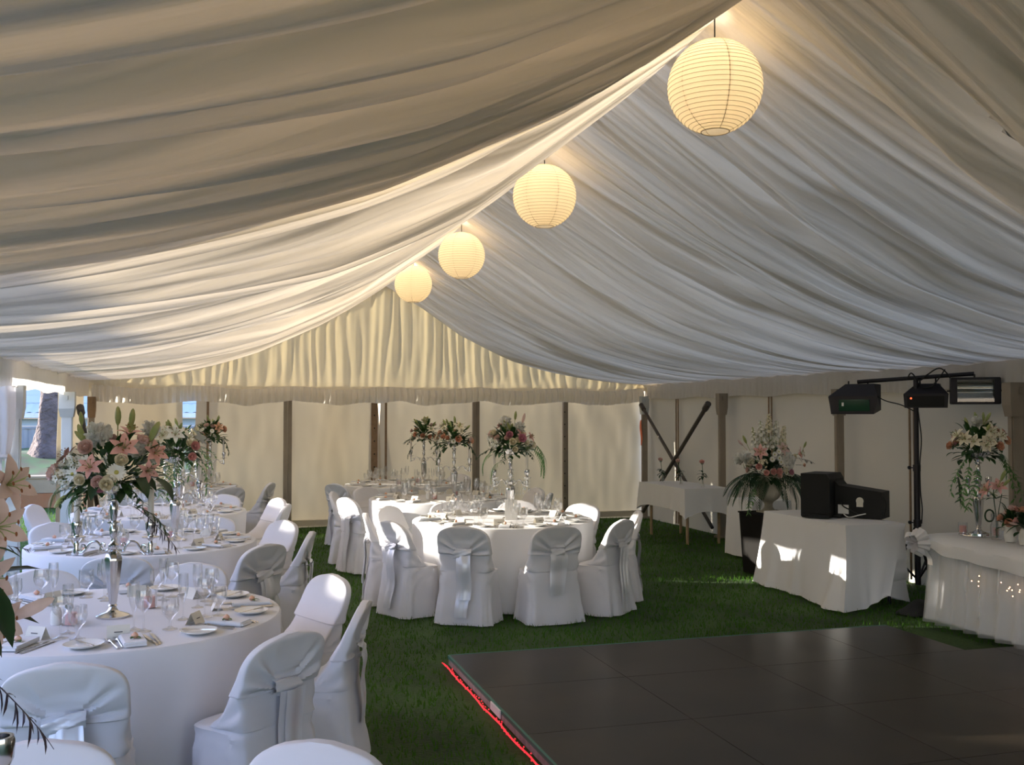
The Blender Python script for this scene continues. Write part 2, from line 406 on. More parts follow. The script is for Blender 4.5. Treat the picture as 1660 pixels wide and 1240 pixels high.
# lawn inside and outside
g = G(); g.grid(lambda i, j: (-22 + 44 * i, -20 + 40.5 * j, .012 * N3(i * 60, j * 36, 0) - .012), 120, 70)
mg, t, p, o = _base('lawn')
n1 = _noise(t, 1.4, 6); n2 = _noise(t, 46, 4); mixn = t.nodes.new('ShaderNodeMath'); mixn.operation = 'MULTIPLY_ADD'; mixn.inputs[1].default_value = .45
t.links.new(n2.outputs['Fac'], mixn.inputs[0]); t.links.new(n1.outputs['Fac'], mixn.inputs[2])
rp = t.nodes.new('ShaderNodeValToRGB'); rp.color_ramp.elements[0].position = .45; rp.color_ramp.elements[1].position = 1.0
rp.color_ramp.elements[0].color = (.014, .032, .008, 1); rp.color_ramp.elements[1].color = (.055, .12, .022, 1)
t.links.new(mixn.outputs[0], rp.inputs['Fac']); t.links.new(rp.outputs[0], p.inputs['Base Color']); p.inputs['Roughness'].default_value = .9
t.links.new(_bump(t, 60, .6, .02), p.inputs['Normal']); M['lawn'] = mg
floor = struct(g.build('floor', 'lawn'))
# grass blades on the lawn
M['blade'] = cloth('grass_blade', (.062, .165, .024), .35, (.12, .25, .03), (.9, .45))
rng = np.random.default_rng(3); NB = 110000
bx = np.concatenate([rng.uniform(XL - .2, XR - .1, NB - 24000), rng.uniform(-5.5, XL, 24000)])
by = np.concatenate([2.6 + 13.1 * rng.uniform(0, 1, NB - 24000) ** 1.25, rng.uniform(9, 20, 24000)])
keep = ~((bx > 1.5) & (by < 7.0) & ((bx < 5.6) | (by < 6.2)))
bx, by = bx[keep], by[keep]; n = len(bx)
h = rng.uniform(.018, .045, n); a = rng.uniform(0, 2 * PI, n); wd = rng.uniform(.003, .006, n); ln = rng.uniform(0, .03, n); la = rng.uniform(0, 2 * PI, n)
co = np.zeros((n, 3, 3), np.float32)
co[:, 0] = np.stack([bx - wd * np.cos(a), by - wd * np.sin(a), np.full(n, -.004)], 1)
co[:, 1] = np.stack([bx + wd * np.cos(a), by + wd * np.sin(a), np.full(n, -.004)], 1)
co[:, 2] = np.stack([bx + ln * np.cos(la), by + ln * np.sin(la), h], 1)
me = bpy.data.meshes.new('grass'); me.vertices.add(3 * n); me.vertices.foreach_set('co', co.ravel())
me.loops.add(3 * n); me.loops.foreach_set('vertex_index', np.arange(3 * n, dtype=np.int32))
me.polygons.add(n); me.polygons.foreach_set('loop_start', np.arange(0, 3 * n, 3, dtype=np.int32))
me.update(); me.validate(); me.materials.append(M['blade'])
go = put('grass', me, floor); go['kind'] = 'stuff'

# ---------------------------------------------------------------- frame legs, uprights, braces (things)
def leg(x, y, top, m, label, w_=.10, d_=.07, name='marquee_leg', group=None, bracket='alu'):
    t = thing(name, label, 'pole', (x, y, 0), 0, group)
    g = G(); g.box((0, 0, top / 2), (w_ * .8, d_, top)); g.box((w_ * .38, 0, top / 2), (w_ * .18, d_ * .6, top)); g.box((-w_ * .38, 0, top / 2), (w_ * .18, d_ * .6, top))
    g.build('profile', m, t, smooth=False)
    g = G(); g.box((0, 0, top - .09), (w_ * 1.35, d_ * 1.5, .20)); g.box((0, 0, top - .24), (w_ * 1.1, d_ * 1.25, .10), taper=1.22)
    g.box((0, -d_ * .9, top - .06), (.03, .03, .05)); g.build('corner_bracket', bracket, t, smooth=False)
    g = G(); g.box((0, 0, .02), (w_ * 1.8, d_ * 2.2, .03)); g.build('foot_plate', m, t, smooth=False)
    return t
RX = XR - .16
leg(RX + .03, 15.52, 2.0, 'post', 'grey brown marquee leg in the back right corner, orange tag beside it')
leg(RX, 12.8, 2.0, 'post', 'grey brown marquee leg behind the gift table, right end of the crossed braces', bracket='post')
leg(RX, 10.03, 2.0, 'post', 'grey brown marquee leg on the right wall behind the left stage light', bracket='post')
leg(RX - .03, 7.34, 2.0, 'post', 'grey brown marquee leg at the right picture edge behind the flower vases', .16, bracket='post')
leg(XL + .04, 10.05, 1.98, 'alu', 'pale aluminium marquee leg beside the tied white curtain at the open side', .13, .10)
leg(XL + .1, 13.1, 1.98, 'alu', 'pale aluminium marquee leg between open side and closed corner, tree trunk left of it', .13, .10)
leg(XL + .1, 15.65, 1.96, 'post', 'dark brown marquee leg in the back left corner behind the pink lilies', .08, .08, bracket='strap')
def upright(x, top, w_, label, m='post', holes=False):
    t = thing('wall_upright', label, 'pole', (x, YB - .1, 0))
    g = G(); g.box((-w_ * .24, 0, top / 2), (w_ * .46, .06, top)); g.box((w_ * .26, .012, top / 2), (w_ * .44, .05, top)); g.build('profile', m, t, smooth=False)
    if holes:
        g = G()
        for k in range(9): g.lathe([(.010, 0), (.010, .006)], 8)
        for k in range(9):
            for q in range(16): pass
        g = G()
        for k in range(8): g.ell((-w_ * .25, -.034, .35 + k * .2), (.011, .005, .011), 8, 4)
        e = g.build('eyelet_row', 'black', t); e['kind'] = 'stuff'
    return t
upright(1.10, 1.93, .13, 'brown wall upright between the left and middle table rows')
upright(4.04, 1.93, .12, 'brown wall upright right of the middle flower stand at the back wall')
upright(5.55, 1.97, .09, 'slim brown wall upright with dark eyelets, right half of the back wall', holes=True)
for x, lab, zt in ((2.42, 'brown laced edge strap with eyelets left of the narrow bright gap', 1.92), (2.60, 'thin brown edge strap right of the narrow bright gap', 1.92), (-.06, 'thin brown edge strap right of the wide bright gap, back wall left part', 1.92)):
    t = thing('wall_strap', lab, 'strap', (x, YB - .07, 0)); g = G(); w_ = .10 if 'laced' in lab else .035
    g.box((0, 0, zt / 2), (w_, .012, zt)); g.build('webbing', 'strap', t, smooth=False)
    if w_ > .05:
        g = G()
        for k in range(7): g.ell((.0, -.01, .5 + k * .2), (.012, .004, .012), 8, 4)
        e = g.build('eyelet_row', 'black', t); e['kind'] = 'stuff'
for y, lab in ((14.45, 'brown double strap on the right wall behind the crossed braces'), (11.7, 'brown double strap on the right wall behind the urn flowers'), (8.92, 'brown double strap on the right wall just right of the lighting stand')):
    t = thing('wall_strap', lab, 'strap', (XR - .05, y, 0)); g = G()
    g.box((0, -.035, 1.0), (.012, .022, 1.95)); g.box((0, .035, 1.0), (.012, .022, 1.95)); g.build('webbing', 'strap', t, smooth=False)
def bar(P, Q, r, label, m='brace', name='brace_bar', cat='brace'):
    P = Vector(P); Q = Vector(Q); t = thing(name, label, cat, P)
    g = G(); g.tube([(0, 0, 0), Q - P], r, 8); g.build('tube', m, t)
    d = (Q - P).normalized(); g = G(); g.tube([Vector((0, 0, 0)) - d * .02, d * .12], r * 1.5, 8); g.build('end_fitting', m, t); return t
bar((XR - .21, 15.455, 1.86), (XR - .21, 13.0, .12), .026, 'dark diagonal brace falling away from the corner leg toward the gift table')
bar((XR - .295, 12.95, 1.86), (XR - .295, 15.2, .15), .030, 'dark diagonal brace rising to the leg behind the urn')
bar((XL + .24, 13.12, 1.80), (XL + .24, 15.45, .25), .03, 'dark diagonal brace on the closed left corner beside the flowers')
t = thing('hanging_tag', 'small orange tag hanging by the back right corner leg', 'tag', (RX - .03, 15.52, 0))
g = G(); g.grid(lambda i, j: (.0 + .01 * math.sin(j * 6), .0 + (.03 + .05 * math.sin(PI * j) ** .6) * (i - .5), 1.2 + .42 * j), 3, 12); g.build('ribbon', 'orange', t)
# tied-back white curtain on the open side
t = thing('tied_curtain', 'white curtain gathered and tied beside the left aluminium leg', 'curtain', (XL - .03, 9.80, 0))
g = G()
def tc(i, j):
    a = 2 * PI * i; z = 1.36 + .62 * j
    r = .085 + .045 * j + .03 * math.sin(j * PI * .9) + .018 * math.sin(a * 7 + j * 2)
    return (r * math.cos(a) * .8, r * math.sin(a), z)
g.grid(tc, 56, 16, wrap=True); g.build('drape', 'cover', t)
g = G(); g.grid(lambda i, j: (.03 * math.sin(6 * i), -.06 + .10 * i * (1 - .55 * j), 1.36 - .42 * j), 8, 10); g.build('loose_tail', 'cover', t)
g = G(); g.lathe([(.09, 1.345), (.105, 1.36), (.09, 1.385)], 20); g.build('tie_band', 'satin', t)

# ---------------------------------------------------------------- outside, beyond the open side
t = thing('retaining_wall', 'low limestone garden wall across the lawn', 'wall', (0, 20.5, 0))
g = G()
for k in range(12):
    for c in range(2):
        x = -12 + k * 1.25 + (c % 2) * .5
        g.box((x, .03 * N3(k, c, 1), .135 + c * .27), (1.235, .42, .262), m=1 - c)
g.build('stone_courses', ['lime', 'redlime'], t, smooth=False)
g = G(); g.box((-5, 0, .56), (15, .46, .04)); g.build('coping', 'lime', t, smooth=False)
g = G(); g.grid(lambda i, j: (-18 + 24 * i, 20.7 + 14 * j, .55 + .32 * min(1, j * 6) + .10 * N3(i * 12, j * 7, 2)), 60, 30); struct(g.build('ground', 'bankgrass'))
t = thing('tree', 'thick dark tree trunk on the bank beyond the open side', 'tree', (-3.20, 23.3, .85))
g = G()
def tr(i, j):
    a = 2 * PI * i; z = -.3 + 6.0 * j
    r = .30 + .22 * math.exp(-max(0, z) / .35) + .03 * math.sin(a * 5 + z) - .02 * z * .5
    r *= 1 + .10 * N3(math.cos(a) * 2.4, math.sin(a) * 2.4, z * 2.5) + .06 * N3(math.cos(a) * 6, math.sin(a) * 6, z * 6)
    return (r * math.cos(a) + .03 * z, r * math.sin(a), z)
g.grid(tr, 40, 70, wrap=True); g.build('trunk', 'bark', t)
g = G(); random.seed(8)
for k in range(1500):
    d = Vector((random.gauss(0, 1), random.gauss(0, 1), random.gauss(0, .7))).normalized() * 2.3 * random.random() ** .4
    q = Quaternion((random.gauss(0, 1), random.gauss(0, 1), random.gauss(0, 1), random.gauss(0, 1))).normalized().to_matrix()
    P = [Vector((-.11, 0, 0)), Vector((0, -.05, 0)), Vector((.13, 0, .02)), Vector((0, .05, 0))]
    g.add([q @ p + d + Vector((.15, 0, 6.2)) for p in P], [(0, 1, 2, 3)])
c = g.build('crown', 'leafdark', t, smooth=False, fix=False)
t = thing('corrugated_fence', 'grey corrugated fence behind the tree', 'fence', (0, 27.2, 1.2))
g = G(); g.grid(lambda i, j: (-16 + 22 * i, .02 * math.sin(i * 22 * 34), -.1 + .85 * j - .72 + .15), 900, 1)
g.build('sheet', 'fence', t)
g = G(); g.box((-5, 0, .17), (22, .06, .05)); g.build('top_rail', 'fence', t, smooth=False)
t = thing('house', 'pale blue boarded house with white gutter beyond the fence', 'house', (0, 31.5, 1.0))
g = G()
for k in range(18): g.box((-7, .02 * (k % 2), -.2 + k * .22), (18, .2, .215))
g.build('boarded_wall', 'siding', t, smooth=False)
g = G(); g.box((-7, -.45, .66), (18.4, .16, .14)); g.build('gutter', 'gutter', t, smooth=False)
g = G(); g.grid(lambda i, j: (-16.3 + 18.6 * i, -.5 + 3.2 * j, .74 + 1.9 * j + .015 * math.sin(i * 18 * 28)), 500, 1); g.build('metal_roof', 'roofmetal', t)
# unseen blocker added beyond the open side; its stepped top shapes the sun patches
t = thing('hedge', 'unseen tall leafy sun blocker added beyond the open left side', 'hedge', (-13, 0, 0))
g = G()
def hg(i, j):
    y = -8 + 28.0 * i
    top = 4.9 if y < 10.95 or 11.9 < y < 13.5 else (4.2 if 11.9 < y < 13.78 else (4.62 if 13.7 < y < 14.15 else 3.6))
    return ((.7 if j < .5 else -.7) * (1 if .12 < j < .88 else .9) + .10 * N3(i * 60, j * 9, 2), y, top * min(1, j * 2.6, (1 - j) * 2.6) + .04 * N3(i * 90, j * 5, 6))
g.grid(hg, 280, 20); g.build('foliage', 'hedge', t)
# ---------------------------------------------------------------- paper lanterns along the ridge
for k, (x, y, z, lab) in enumerate([(2.54, 4.82, 3.47, 'largest and nearest round paper lantern, its cord showing above it'), (2.50, 7.58, 3.45, 'second round paper lantern from the camera'),
                                    (2.54, 10.53, 3.42, 'third round paper lantern from the camera'), (2.57, 13.4, 3.46, 'farthest and smallest round paper lantern near the back wall')]):
    t = thing('paper_lantern', lab, 'lantern', (x, y, z))
    RR = .25; n = 26
    g = G(); pr = []
    for i in range(n * 3 + 1):
        f = i / (n * 3); ph = -PI / 2 + .30 + (PI - .52) * f
        r = RR * math.cos(ph) - .0035 * (1 - abs(math.sin(PI * f * n)))
        pr.append((max(r, .02), RR * math.sin(ph)))
    g.shell(pr, 48); g.build('paper_shade', 'paper', t, rot=(.0, .0, k * .5))
    g = G()
    for i in range(1, n):
        f = i / n; ph = -PI / 2 + .30 + (PI - .52) * f
        r = RR * math.cos(ph) - .002; zz = RR * math.sin(ph)
        g.tube([(r * math.cos(a * PI / 20), r * math.sin(a * PI / 20), zz) for a in range(41)], .0014, 4, cap=False)
    for a in range(6):
        an = a * PI / 3 + .35 + k * .3
        g.tube([(math.cos(an) * (RR - .004) * math.cos(ph), math.sin(an) * (RR - .004) * math.cos(ph), RR * math.sin(ph)) for ph in [-1.27 + 2.62 * q / 24 for q in range(25)]], .0022, 4, cap=False)
    g.tube([(.075 * math.cos(a * PI / 12), .075 * math.sin(a * PI / 12), -.239) for a in range(25)], .003, 5, cap=False)
    e = g.build('wire_ribs', 'wire', t)
    g = G(); g.tube([(0, 0, .1), (0, 0, .24), (0, 0, .37)], .004, 6); g.tube([(0, 0, .10), (0, 0, .05)], .018, 10); g.build('cord', 'rubber', t)
    g = G(); g.ell((0, 0, .02), (.03, .03, .04), 12, 8); M.setdefault('bulb', mat('lamp_bulb', (1, .9, .7), .4, emit=(1, .82, .55), est=4.)); g.build('bulb', 'bulb', t)
    pl = bpy.data.lights.new('lantern_glow', 'POINT'); po = bpy.data.objects.new('lantern_glow', pl); COL.objects.link(po); po.parent = t
    po.location = (0, 0, .085); pl.energy = 3.4; pl.color = (1, .84, .62); pl.shadow_soft_size = .045
# ---------------------------------------------------------------- flowers and foliage (one mesh per kind, shared by the copies)
FM = {}
def petal(L, W, curl, cup, n=5, tip=1.0, base=.25):
    """petal along +y, rising by curl, cupped by cup; returns verts, faces"""
    V = []; F = []
    for i in range(n + 1):
        f = i / n; wd = W * (base + (1 - base) * math.sin(PI * min(1, f * .62 + .12))) * (1 - (f ** 4) * tip)
        c = curl if abs(curl) > 1e-3 else 1e-3
        y = L * math.sin(c * f) / c; z = L * (1 - math.cos(c * f)) / c
        for k in (-1, 0, 1): V.append((k * wd, y, z + cup * wd * abs(k)))
    for i in range(n):
        for k in range(2): F.append((i * 3 + k, i * 3 + k + 1, i * 3 + k + 4, i * 3 + k + 3))
    return V, F
def addp(g, P, az, tilt, off=(0, 0, 0), m=0):
    V, F = P; q = Matrix.Rotation(az, 3, 'Z') @ Matrix.Rotation(tilt, 3, 'X')
    g.add([q @ Vector(p) + Vector(off) for p in V], F, m)
def f_rose(c, r=.034):
    g = G(); random.seed(len(c))
    for ring, (n, tilt, s, z) in enumerate([(3, 1.45, .55, .2), (4, 1.25, .72, .12), (5, 1.0, .9, .05), (6, .68, 1.05, 0), (6, .30, 1.1, -.05)]):
        for k in range(n): addp(g, petal(r * s, r * .55 * s, .75, .25, 4, .35, .5), 2 * PI * k / n + ring * .7 + random.uniform(-.15, .15), tilt + random.uniform(-.08, .08), (0, 0, z * r))
    g.ell((0, 0, r * .35), (r * .3, r * .3, r * .5), 8, 6)
    g.tube([(0, 0, -.02), (0, 0, -r * 3)], .0025, 5, m=1)
    for k in range(5): addp(g, petal(r * .7, r * .14, .3, .1, 3), 2 * PI * k / 5, -.3, (0, 0, -.006), 1)
    return g.mesh('rose', [c, 'leaf'], fix=False)
def f_lily(c, r=.075):
    g = G(); random.seed(5)
    for ring in range(2):
        for k in range(3): addp(g, petal(r, r * (.21 if ring else .27), -.95, .28, 7, 1.0, .3), 2 * PI * k / 3 + ring * PI / 3, .82 - .1 * ring, (0, 0, -.002 * ring))
    for k in range(6):
        a = 2 * PI * k / 6 + .3; P = [(0, 0, 0), (math.cos(a) * r * .16, math.sin(a) * r * .16, r * .4), (math.cos(a) * r * .34, math.sin(a) * r * .34, r * .62)]
        g.tube(P, .0012, 4, 2); g.ell(P[2], (.003, .0055, .0022), 6, 4, 1)
    g.tube([(0, 0, 0), (0, 0, r * .75)], .0016, 4, 2)
    g.tube([(0, 0, 0), (0, 0, -r * .9)], .003, 5, 2)
    return g.mesh('lily', [c, 'anther', 'bud'], fix=False)
def f_daisy(r=.030):
    g = G()
    for ring in range(2):
        for k in range(11): addp(g, petal(r, r * .17, .15, .15, 3, .6), 2 * PI * k / 11 + ring * .28, .18 - .16 * ring, (0, 0, .001 * (1 - ring)))
    g.ell((0, 0, .003), (r * .24, r * .24, r * .16), 10, 6, 1)
    g.tube([(0, 0, 0), (0, 0, -.05)], .0016, 4, 2)
    return g.mesh('daisy', ['white', 'yellow', 'leaf'], fix=False)
def f_cluster(c, n=26, r=.045):
    g = G(); random.seed(n)
    for k in range(n):
        d = Vector((random.gauss(0, 1), random.gauss(0, 1), random.gauss(.4, .8))).normalized()
        q = d.to_track_quat('Z', 'Y').to_matrix(); o = d * r * random.uniform(.7, 1)
        for p in range(5):
            V, F = petal(r * .34, r * .15, .2, .1, 2, .5); z = Matrix.Rotation(2 * PI * p / 5, 3, 'Z') @ Matrix.Rotation(.3, 3, 'X')
            g.add([q @ (z @ Vector(v)) + o for v in V], F)
        g.ell(o + d * .002, (.003, .003, .003), 5, 3, 1)
    for k in range(8):
        d = Vector((random.gauss(0, 1), random.gauss(0, 1), 0)).normalized() * r * .4; g.tube([d + Vector((0, 0, .2 * r)), (0, 0, -r * 1.2)], .0014, 4, 1)
    return g.mesh('small_blossoms', [c, 'bud'], fix=False)
def f_fluff(r=.05):
    g = G(); random.seed(2)
    for k in range(150):
        d = Vector((random.gauss(0, 1), random.gauss(0, 1), random.gauss(.25, 1))).normalized(); L = r * random.uniform(.8, 1.15); s = d.orthogonal().normalized() * r * .10
        q = d.cross(s).normalized() * r * .10
        g.add([d * r * .2 - s, d * r * .2 + s, d * L + s * 1.3 + q, d * L * 1.06, d * L - s * 1.3 - q], [(0, 1, 2, 3, 4)])
    g.ell((0, 0, 0), (r * .7, r * .7, r * .7), 10, 8)
    return g.mesh('feather_puff', 'fluff', fix=False)
def f_bud(L=.085, c='bud'):
    g = G(); g.lathe([(.002, -L * .9), (.0025, 0), (.009, L * .12), (.0135, L * .42), (.0125, L * .68), (.007, L * .92), (.001, L)], 9, flute=(3, .10, 0, 1))
    return g.mesh('lily_bud', c)
def f_leaf(L=.11, W=.022, c='leaf', droop=.9):
    g = G(); V, F = petal(L, W, -droop, .35, 7, 1.0, .2); g.add(V, F); return g.mesh('leaf', c, fix=False)
def f_spray(c='leafdark', L=.24, n=9, lw=.008, ll=.045, droop=1.0, seed=1):
    """thin stem along +y drooping, with paired small leaves"""
    g = G(); random.seed(seed); P = []
    for i in range(13):
        f = i / 12; P.append((.02 * math.sin(f * 5 + seed), L * (math.sin(droop * f) / droop), -L * (1 - math.cos(droop * f)) / droop))
    g.tube(P, [.0022 - .0013 * i / 12 for i in range(13)], 4, m=1)
    for k in range(n):
        i = 2 + int(10 * k / n); p = Vector(P[i])
        for s in (-1, 1):
            V, F = petal(ll * random.uniform(.7, 1.1), lw, -.5, .2, 3, 1, .2)
            q = Matrix.Rotation(-s * random.uniform(.6, 1.1), 3, 'Z') @ Matrix.Rotation(random.uniform(-.7, .3), 3, 'X')
            g.add([q @ Vector(v) + p for v in V], F)
    return g.mesh('leaf_spray', [c, 'twig' if c == 'twig' else c], fix=False)
def f_frond(c='leafdark', L=.42, n=19, ll=.15, droop=1.3, lw=.0048):
    g = G(); P = []
    for i in range(n + 1):
        f = i / n; P.append(Vector((0, L * math.sin(droop * f) / droop, -L * (1 - math.cos(droop * f)) / droop + .12 * L * math.sin(PI * f))))
    g.tube(P, .0025, 4)
    for i in range(4, n + 1):
        f = i / n; l = ll * (math.sin(PI * min(1, f * .85 + .1)) * .8 + .2)
        for s in (-1, 1):
            V, F = petal(l, lw, -.55, .3, 4, 1, .3); q = Matrix.Rotation(-s * (1.05 - .35 * f), 3, 'Z') @ Matrix.Rotation(-.25 - .5 * f, 3, 'X')
            g.add([q @ Vector(v) + P[i] for v in V], F)
    return g.mesh('palm_frond', c, fix=False)
def f_spike(c='white', L=.17):
    g = G(); random.seed(6); g.tube([(0, 0, -.15), (0, 0, L)], .003, 5, 1)
    for k in range(26):
        f = k / 26; z = L * (f ** .9); r = .026 * (1 - .5 * f); a = k * 2.4; d = Vector((math.cos(a), math.sin(a), .35 + f)).normalized(); q = d.to_track_quat('Z', 'Y').to_matrix(); o = Vector((math.cos(a), math.sin(a), 0)) * .022 * (1 - .6 * f) + Vector((0, 0, z))
        for p in range(6):
            V, F = petal(r, r * .42, .7, .25, 3, .4); m3 = q @ Matrix.Rotation(p * PI / 3, 3, 'Z') @ Matrix.Rotation(.35, 3, 'X'); g.add([m3 @ Vector(v) + o for v in V], F)
    for k in range(5):
        V, F = petal(.07, .011, -.5, .2, 4, 1, .2); m3 = Matrix.Rotation(k * 1.3, 3, 'Z') @ Matrix.Rotation(.5, 3, 'X'); g.add([m3 @ Vector(v) + Vector((0, 0, -.06 + .01 * k)) for v in V], F, 1)
    return g.mesh('flower_spike', [c, 'bud'], fix=False)
def f_foliage(Rx, Rz, n, seed, c='leaf'):
    g = G(); random.seed(seed)
    for k in range(n):
        a = random.uniform(0, 2 * PI); el = random.uniform(-.35, 1.2); rr = random.uniform(.35, .98)
        p = Vector((Rx * math.cos(el) * math.cos(a) * rr, Rx * math.cos(el) * math.sin(a) * rr, Rz * math.sin(el) * rr))
        d = (p + Vector((0, 0, .02))).normalized(); q = (Quaternion((0, 0, 1), random.uniform(-.5, .5)) @ d.to_track_quat('Y', 'Z')).to_matrix()
        V, F = petal(random.uniform(.06, .11), random.uniform(.016, .028), -random.uniform(.2, 1), .3, 4, 1, .2)
        g.add([q @ Vector(v) + p for v in V], F)
        if k % 3 == 0: g.tube([(0, 0, -.05), p * .5, p], .002, 4)
    return g.mesh('foliage', c, fix=False)
for c in ('pink', 'palepink', 'peach', 'cream', 'lilac', 'white'): FM['rose_' + c] = f_rose(c)
for c in ('pink', 'palepink', 'peach', 'cream', 'white'): FM['lily_' + c] = f_lily(c)
FM['daisy'] = f_daisy(); FM['blossom_white'] = f_cluster('white'); FM['blossom_cream'] = f_cluster('cream', 22); FM['puff'] = f_fluff()
FM['bud'] = f_bud(); FM['bud_pink'] = f_bud(.09, 'palepink'); FM['leaf'] = f_leaf(); FM['bigleaf'] = f_leaf(.17, .034, 'leafdark', 1.1); FM['narrowleaf'] = f_leaf(.13, .012, 'leaf', .7)
FM['spray'] = f_spray(); FM['spray_light'] = f_spray('fern', .30, 12, .006, .04, 1.3, 3); FM['twigs'] = f_spray('twig', .30, 9, .0045, .07, .5, 5)
FM['fern'] = f_frond('fern', .30, 15, .085, 1.25, .0032); FM['palm'] = f_frond(); FM['spike'] = f_spike(); FM['spike_green'] = f_spike('cream', .19)
PART = {'rose': 'rose', 'lily': 'lily', 'daisy': 'daisy', 'blossom': 'small_blossoms', 'puff': 'feather_puff', 'bud': 'lily_bud', 'leaf': 'leaf', 'bigleaf': 'leaf', 'narrowleaf': 'leaf', 'spray': 'leaf_spray', 'twigs': 'twig_spray', 'fern': 'fern_frond', 'palm': 'palm_frond', 'spike': 'flower_spike'}
def arrangement(label, loc, Rx, Rz, recipe, seed, manual=(), group=None, fol=120, folc='leaf', name='flower_arrangement'):
    t = thing(name, label, 'flowers', loc, 0, group)
    put('foliage', f_foliage(Rx * .92, Rz * .9, fol, seed, folc), t)
    random.seed(seed); items = []
    for kind, n, s, e0, e1 in recipe:
        for _ in range(n): items.append((kind, s, e0, e1))
    random.shuffle(items); N = len(items)
    for k, (kind, s, e0, e1) in enumerate(items):
        a = k * 2.39996 + seed + random.uniform(-.25, .25); f = (k * .618034 + .13 * seed) % 1; el = e0 + (e1 - e0) * f
        d = Vector((math.cos(el) * math.cos(a), math.cos(el) * math.sin(a), math.sin(el)))
        p = Vector((Rx * d.x, Rx * d.y, Rz * d.z)); hang = kind.split('_')[0] in ('spray', 'twigs', 'fern', 'palm', 'bigleaf', 'leaf', 'narrowleaf')
        o = put(PART[kind.split('_')[0]], FM[kind], t, p * (.55 if hang else random.uniform(.86, 1.02)), sc=s * random.uniform(.85, 1.15))
        if hang:
            o.rotation_euler = (random.uniform(-.3, .25), random.uniform(-.3, .3), a - PI / 2)
        else:
            aim(o, d + Vector((random.uniform(-.25, .25), random.uniform(-.25, .25) , random.uniform(-.1, .2))), random.uniform(0, 6))
    for kind, p, d, s in manual:
        o = put(PART[kind.split('_')[0]], FM[kind], t, p, sc=s)
        if kind.split('_')[0] in ('spray', 'twigs', 'fern', 'palm', 'bigleaf', 'leaf', 'narrowleaf'):
            o.rotation_euler = d
        else: aim(o, d)
    return t
# ---------------------------------------------------------------- chairs
def sm(a, b, x): x = max(0, min(1, (x - a) / (b - a))); return x * x * (3 - 2 * x)
def lerp_tab(T, z):
    for (a, u), (b, v) in zip(T, T[1:]):
        if z <= b: return u + (v - u) * max(0, (z - a)) / (b - a)
    return T[-1][1]
YF = [(.425, .03), (.47, -.045), (.55, -.115), (.65, -.18), (.74, -.225), (.80, -.25), (.812, -.257)]
YBK = [(0, -.275), (.2, -.25), (.42, -.222), (.58, -.215), (.7, -.245), (.80, -.28), (.812, -.272)]
HWB = [(0, .25), (.2, .232), (.42, .222), (.6, .222), (.66, .222)]
ZT = .81
def ring(z, yf, yb, hw, N=56, amp=0., seed=0, off=0., fold=None):
    out = []; cy = (yf + yb) / 2; hy = (yf - yb) / 2 + off; hx = hw + off; e = .38
    for k in range(N):
        a = 2 * PI * k / N; c, s = math.cos(a), math.sin(a)
        x = hx * math.copysign(abs(c) ** e, c); y = hy * math.copysign(abs(s) ** e, s)
        if amp:
            d = amp * (math.sin(a * 9 + seed + 1.5 * N3(c * 2, s * 2, seed)) * .6 + N3(c * 3, s * 3, seed + 4) + .5)
            x += d * c; y += d * s
        p = Vector((x, cy + y, z))
        if fold: p = fold(p, a)
        out.append(p)
    return out
def hw_at(z):
    h = lerp_tab(HWB, z)
    if z > .64: h *= max(.02, (1 - ((z - .64) / (ZT - .64)) ** 3.7)) ** .45
    return h
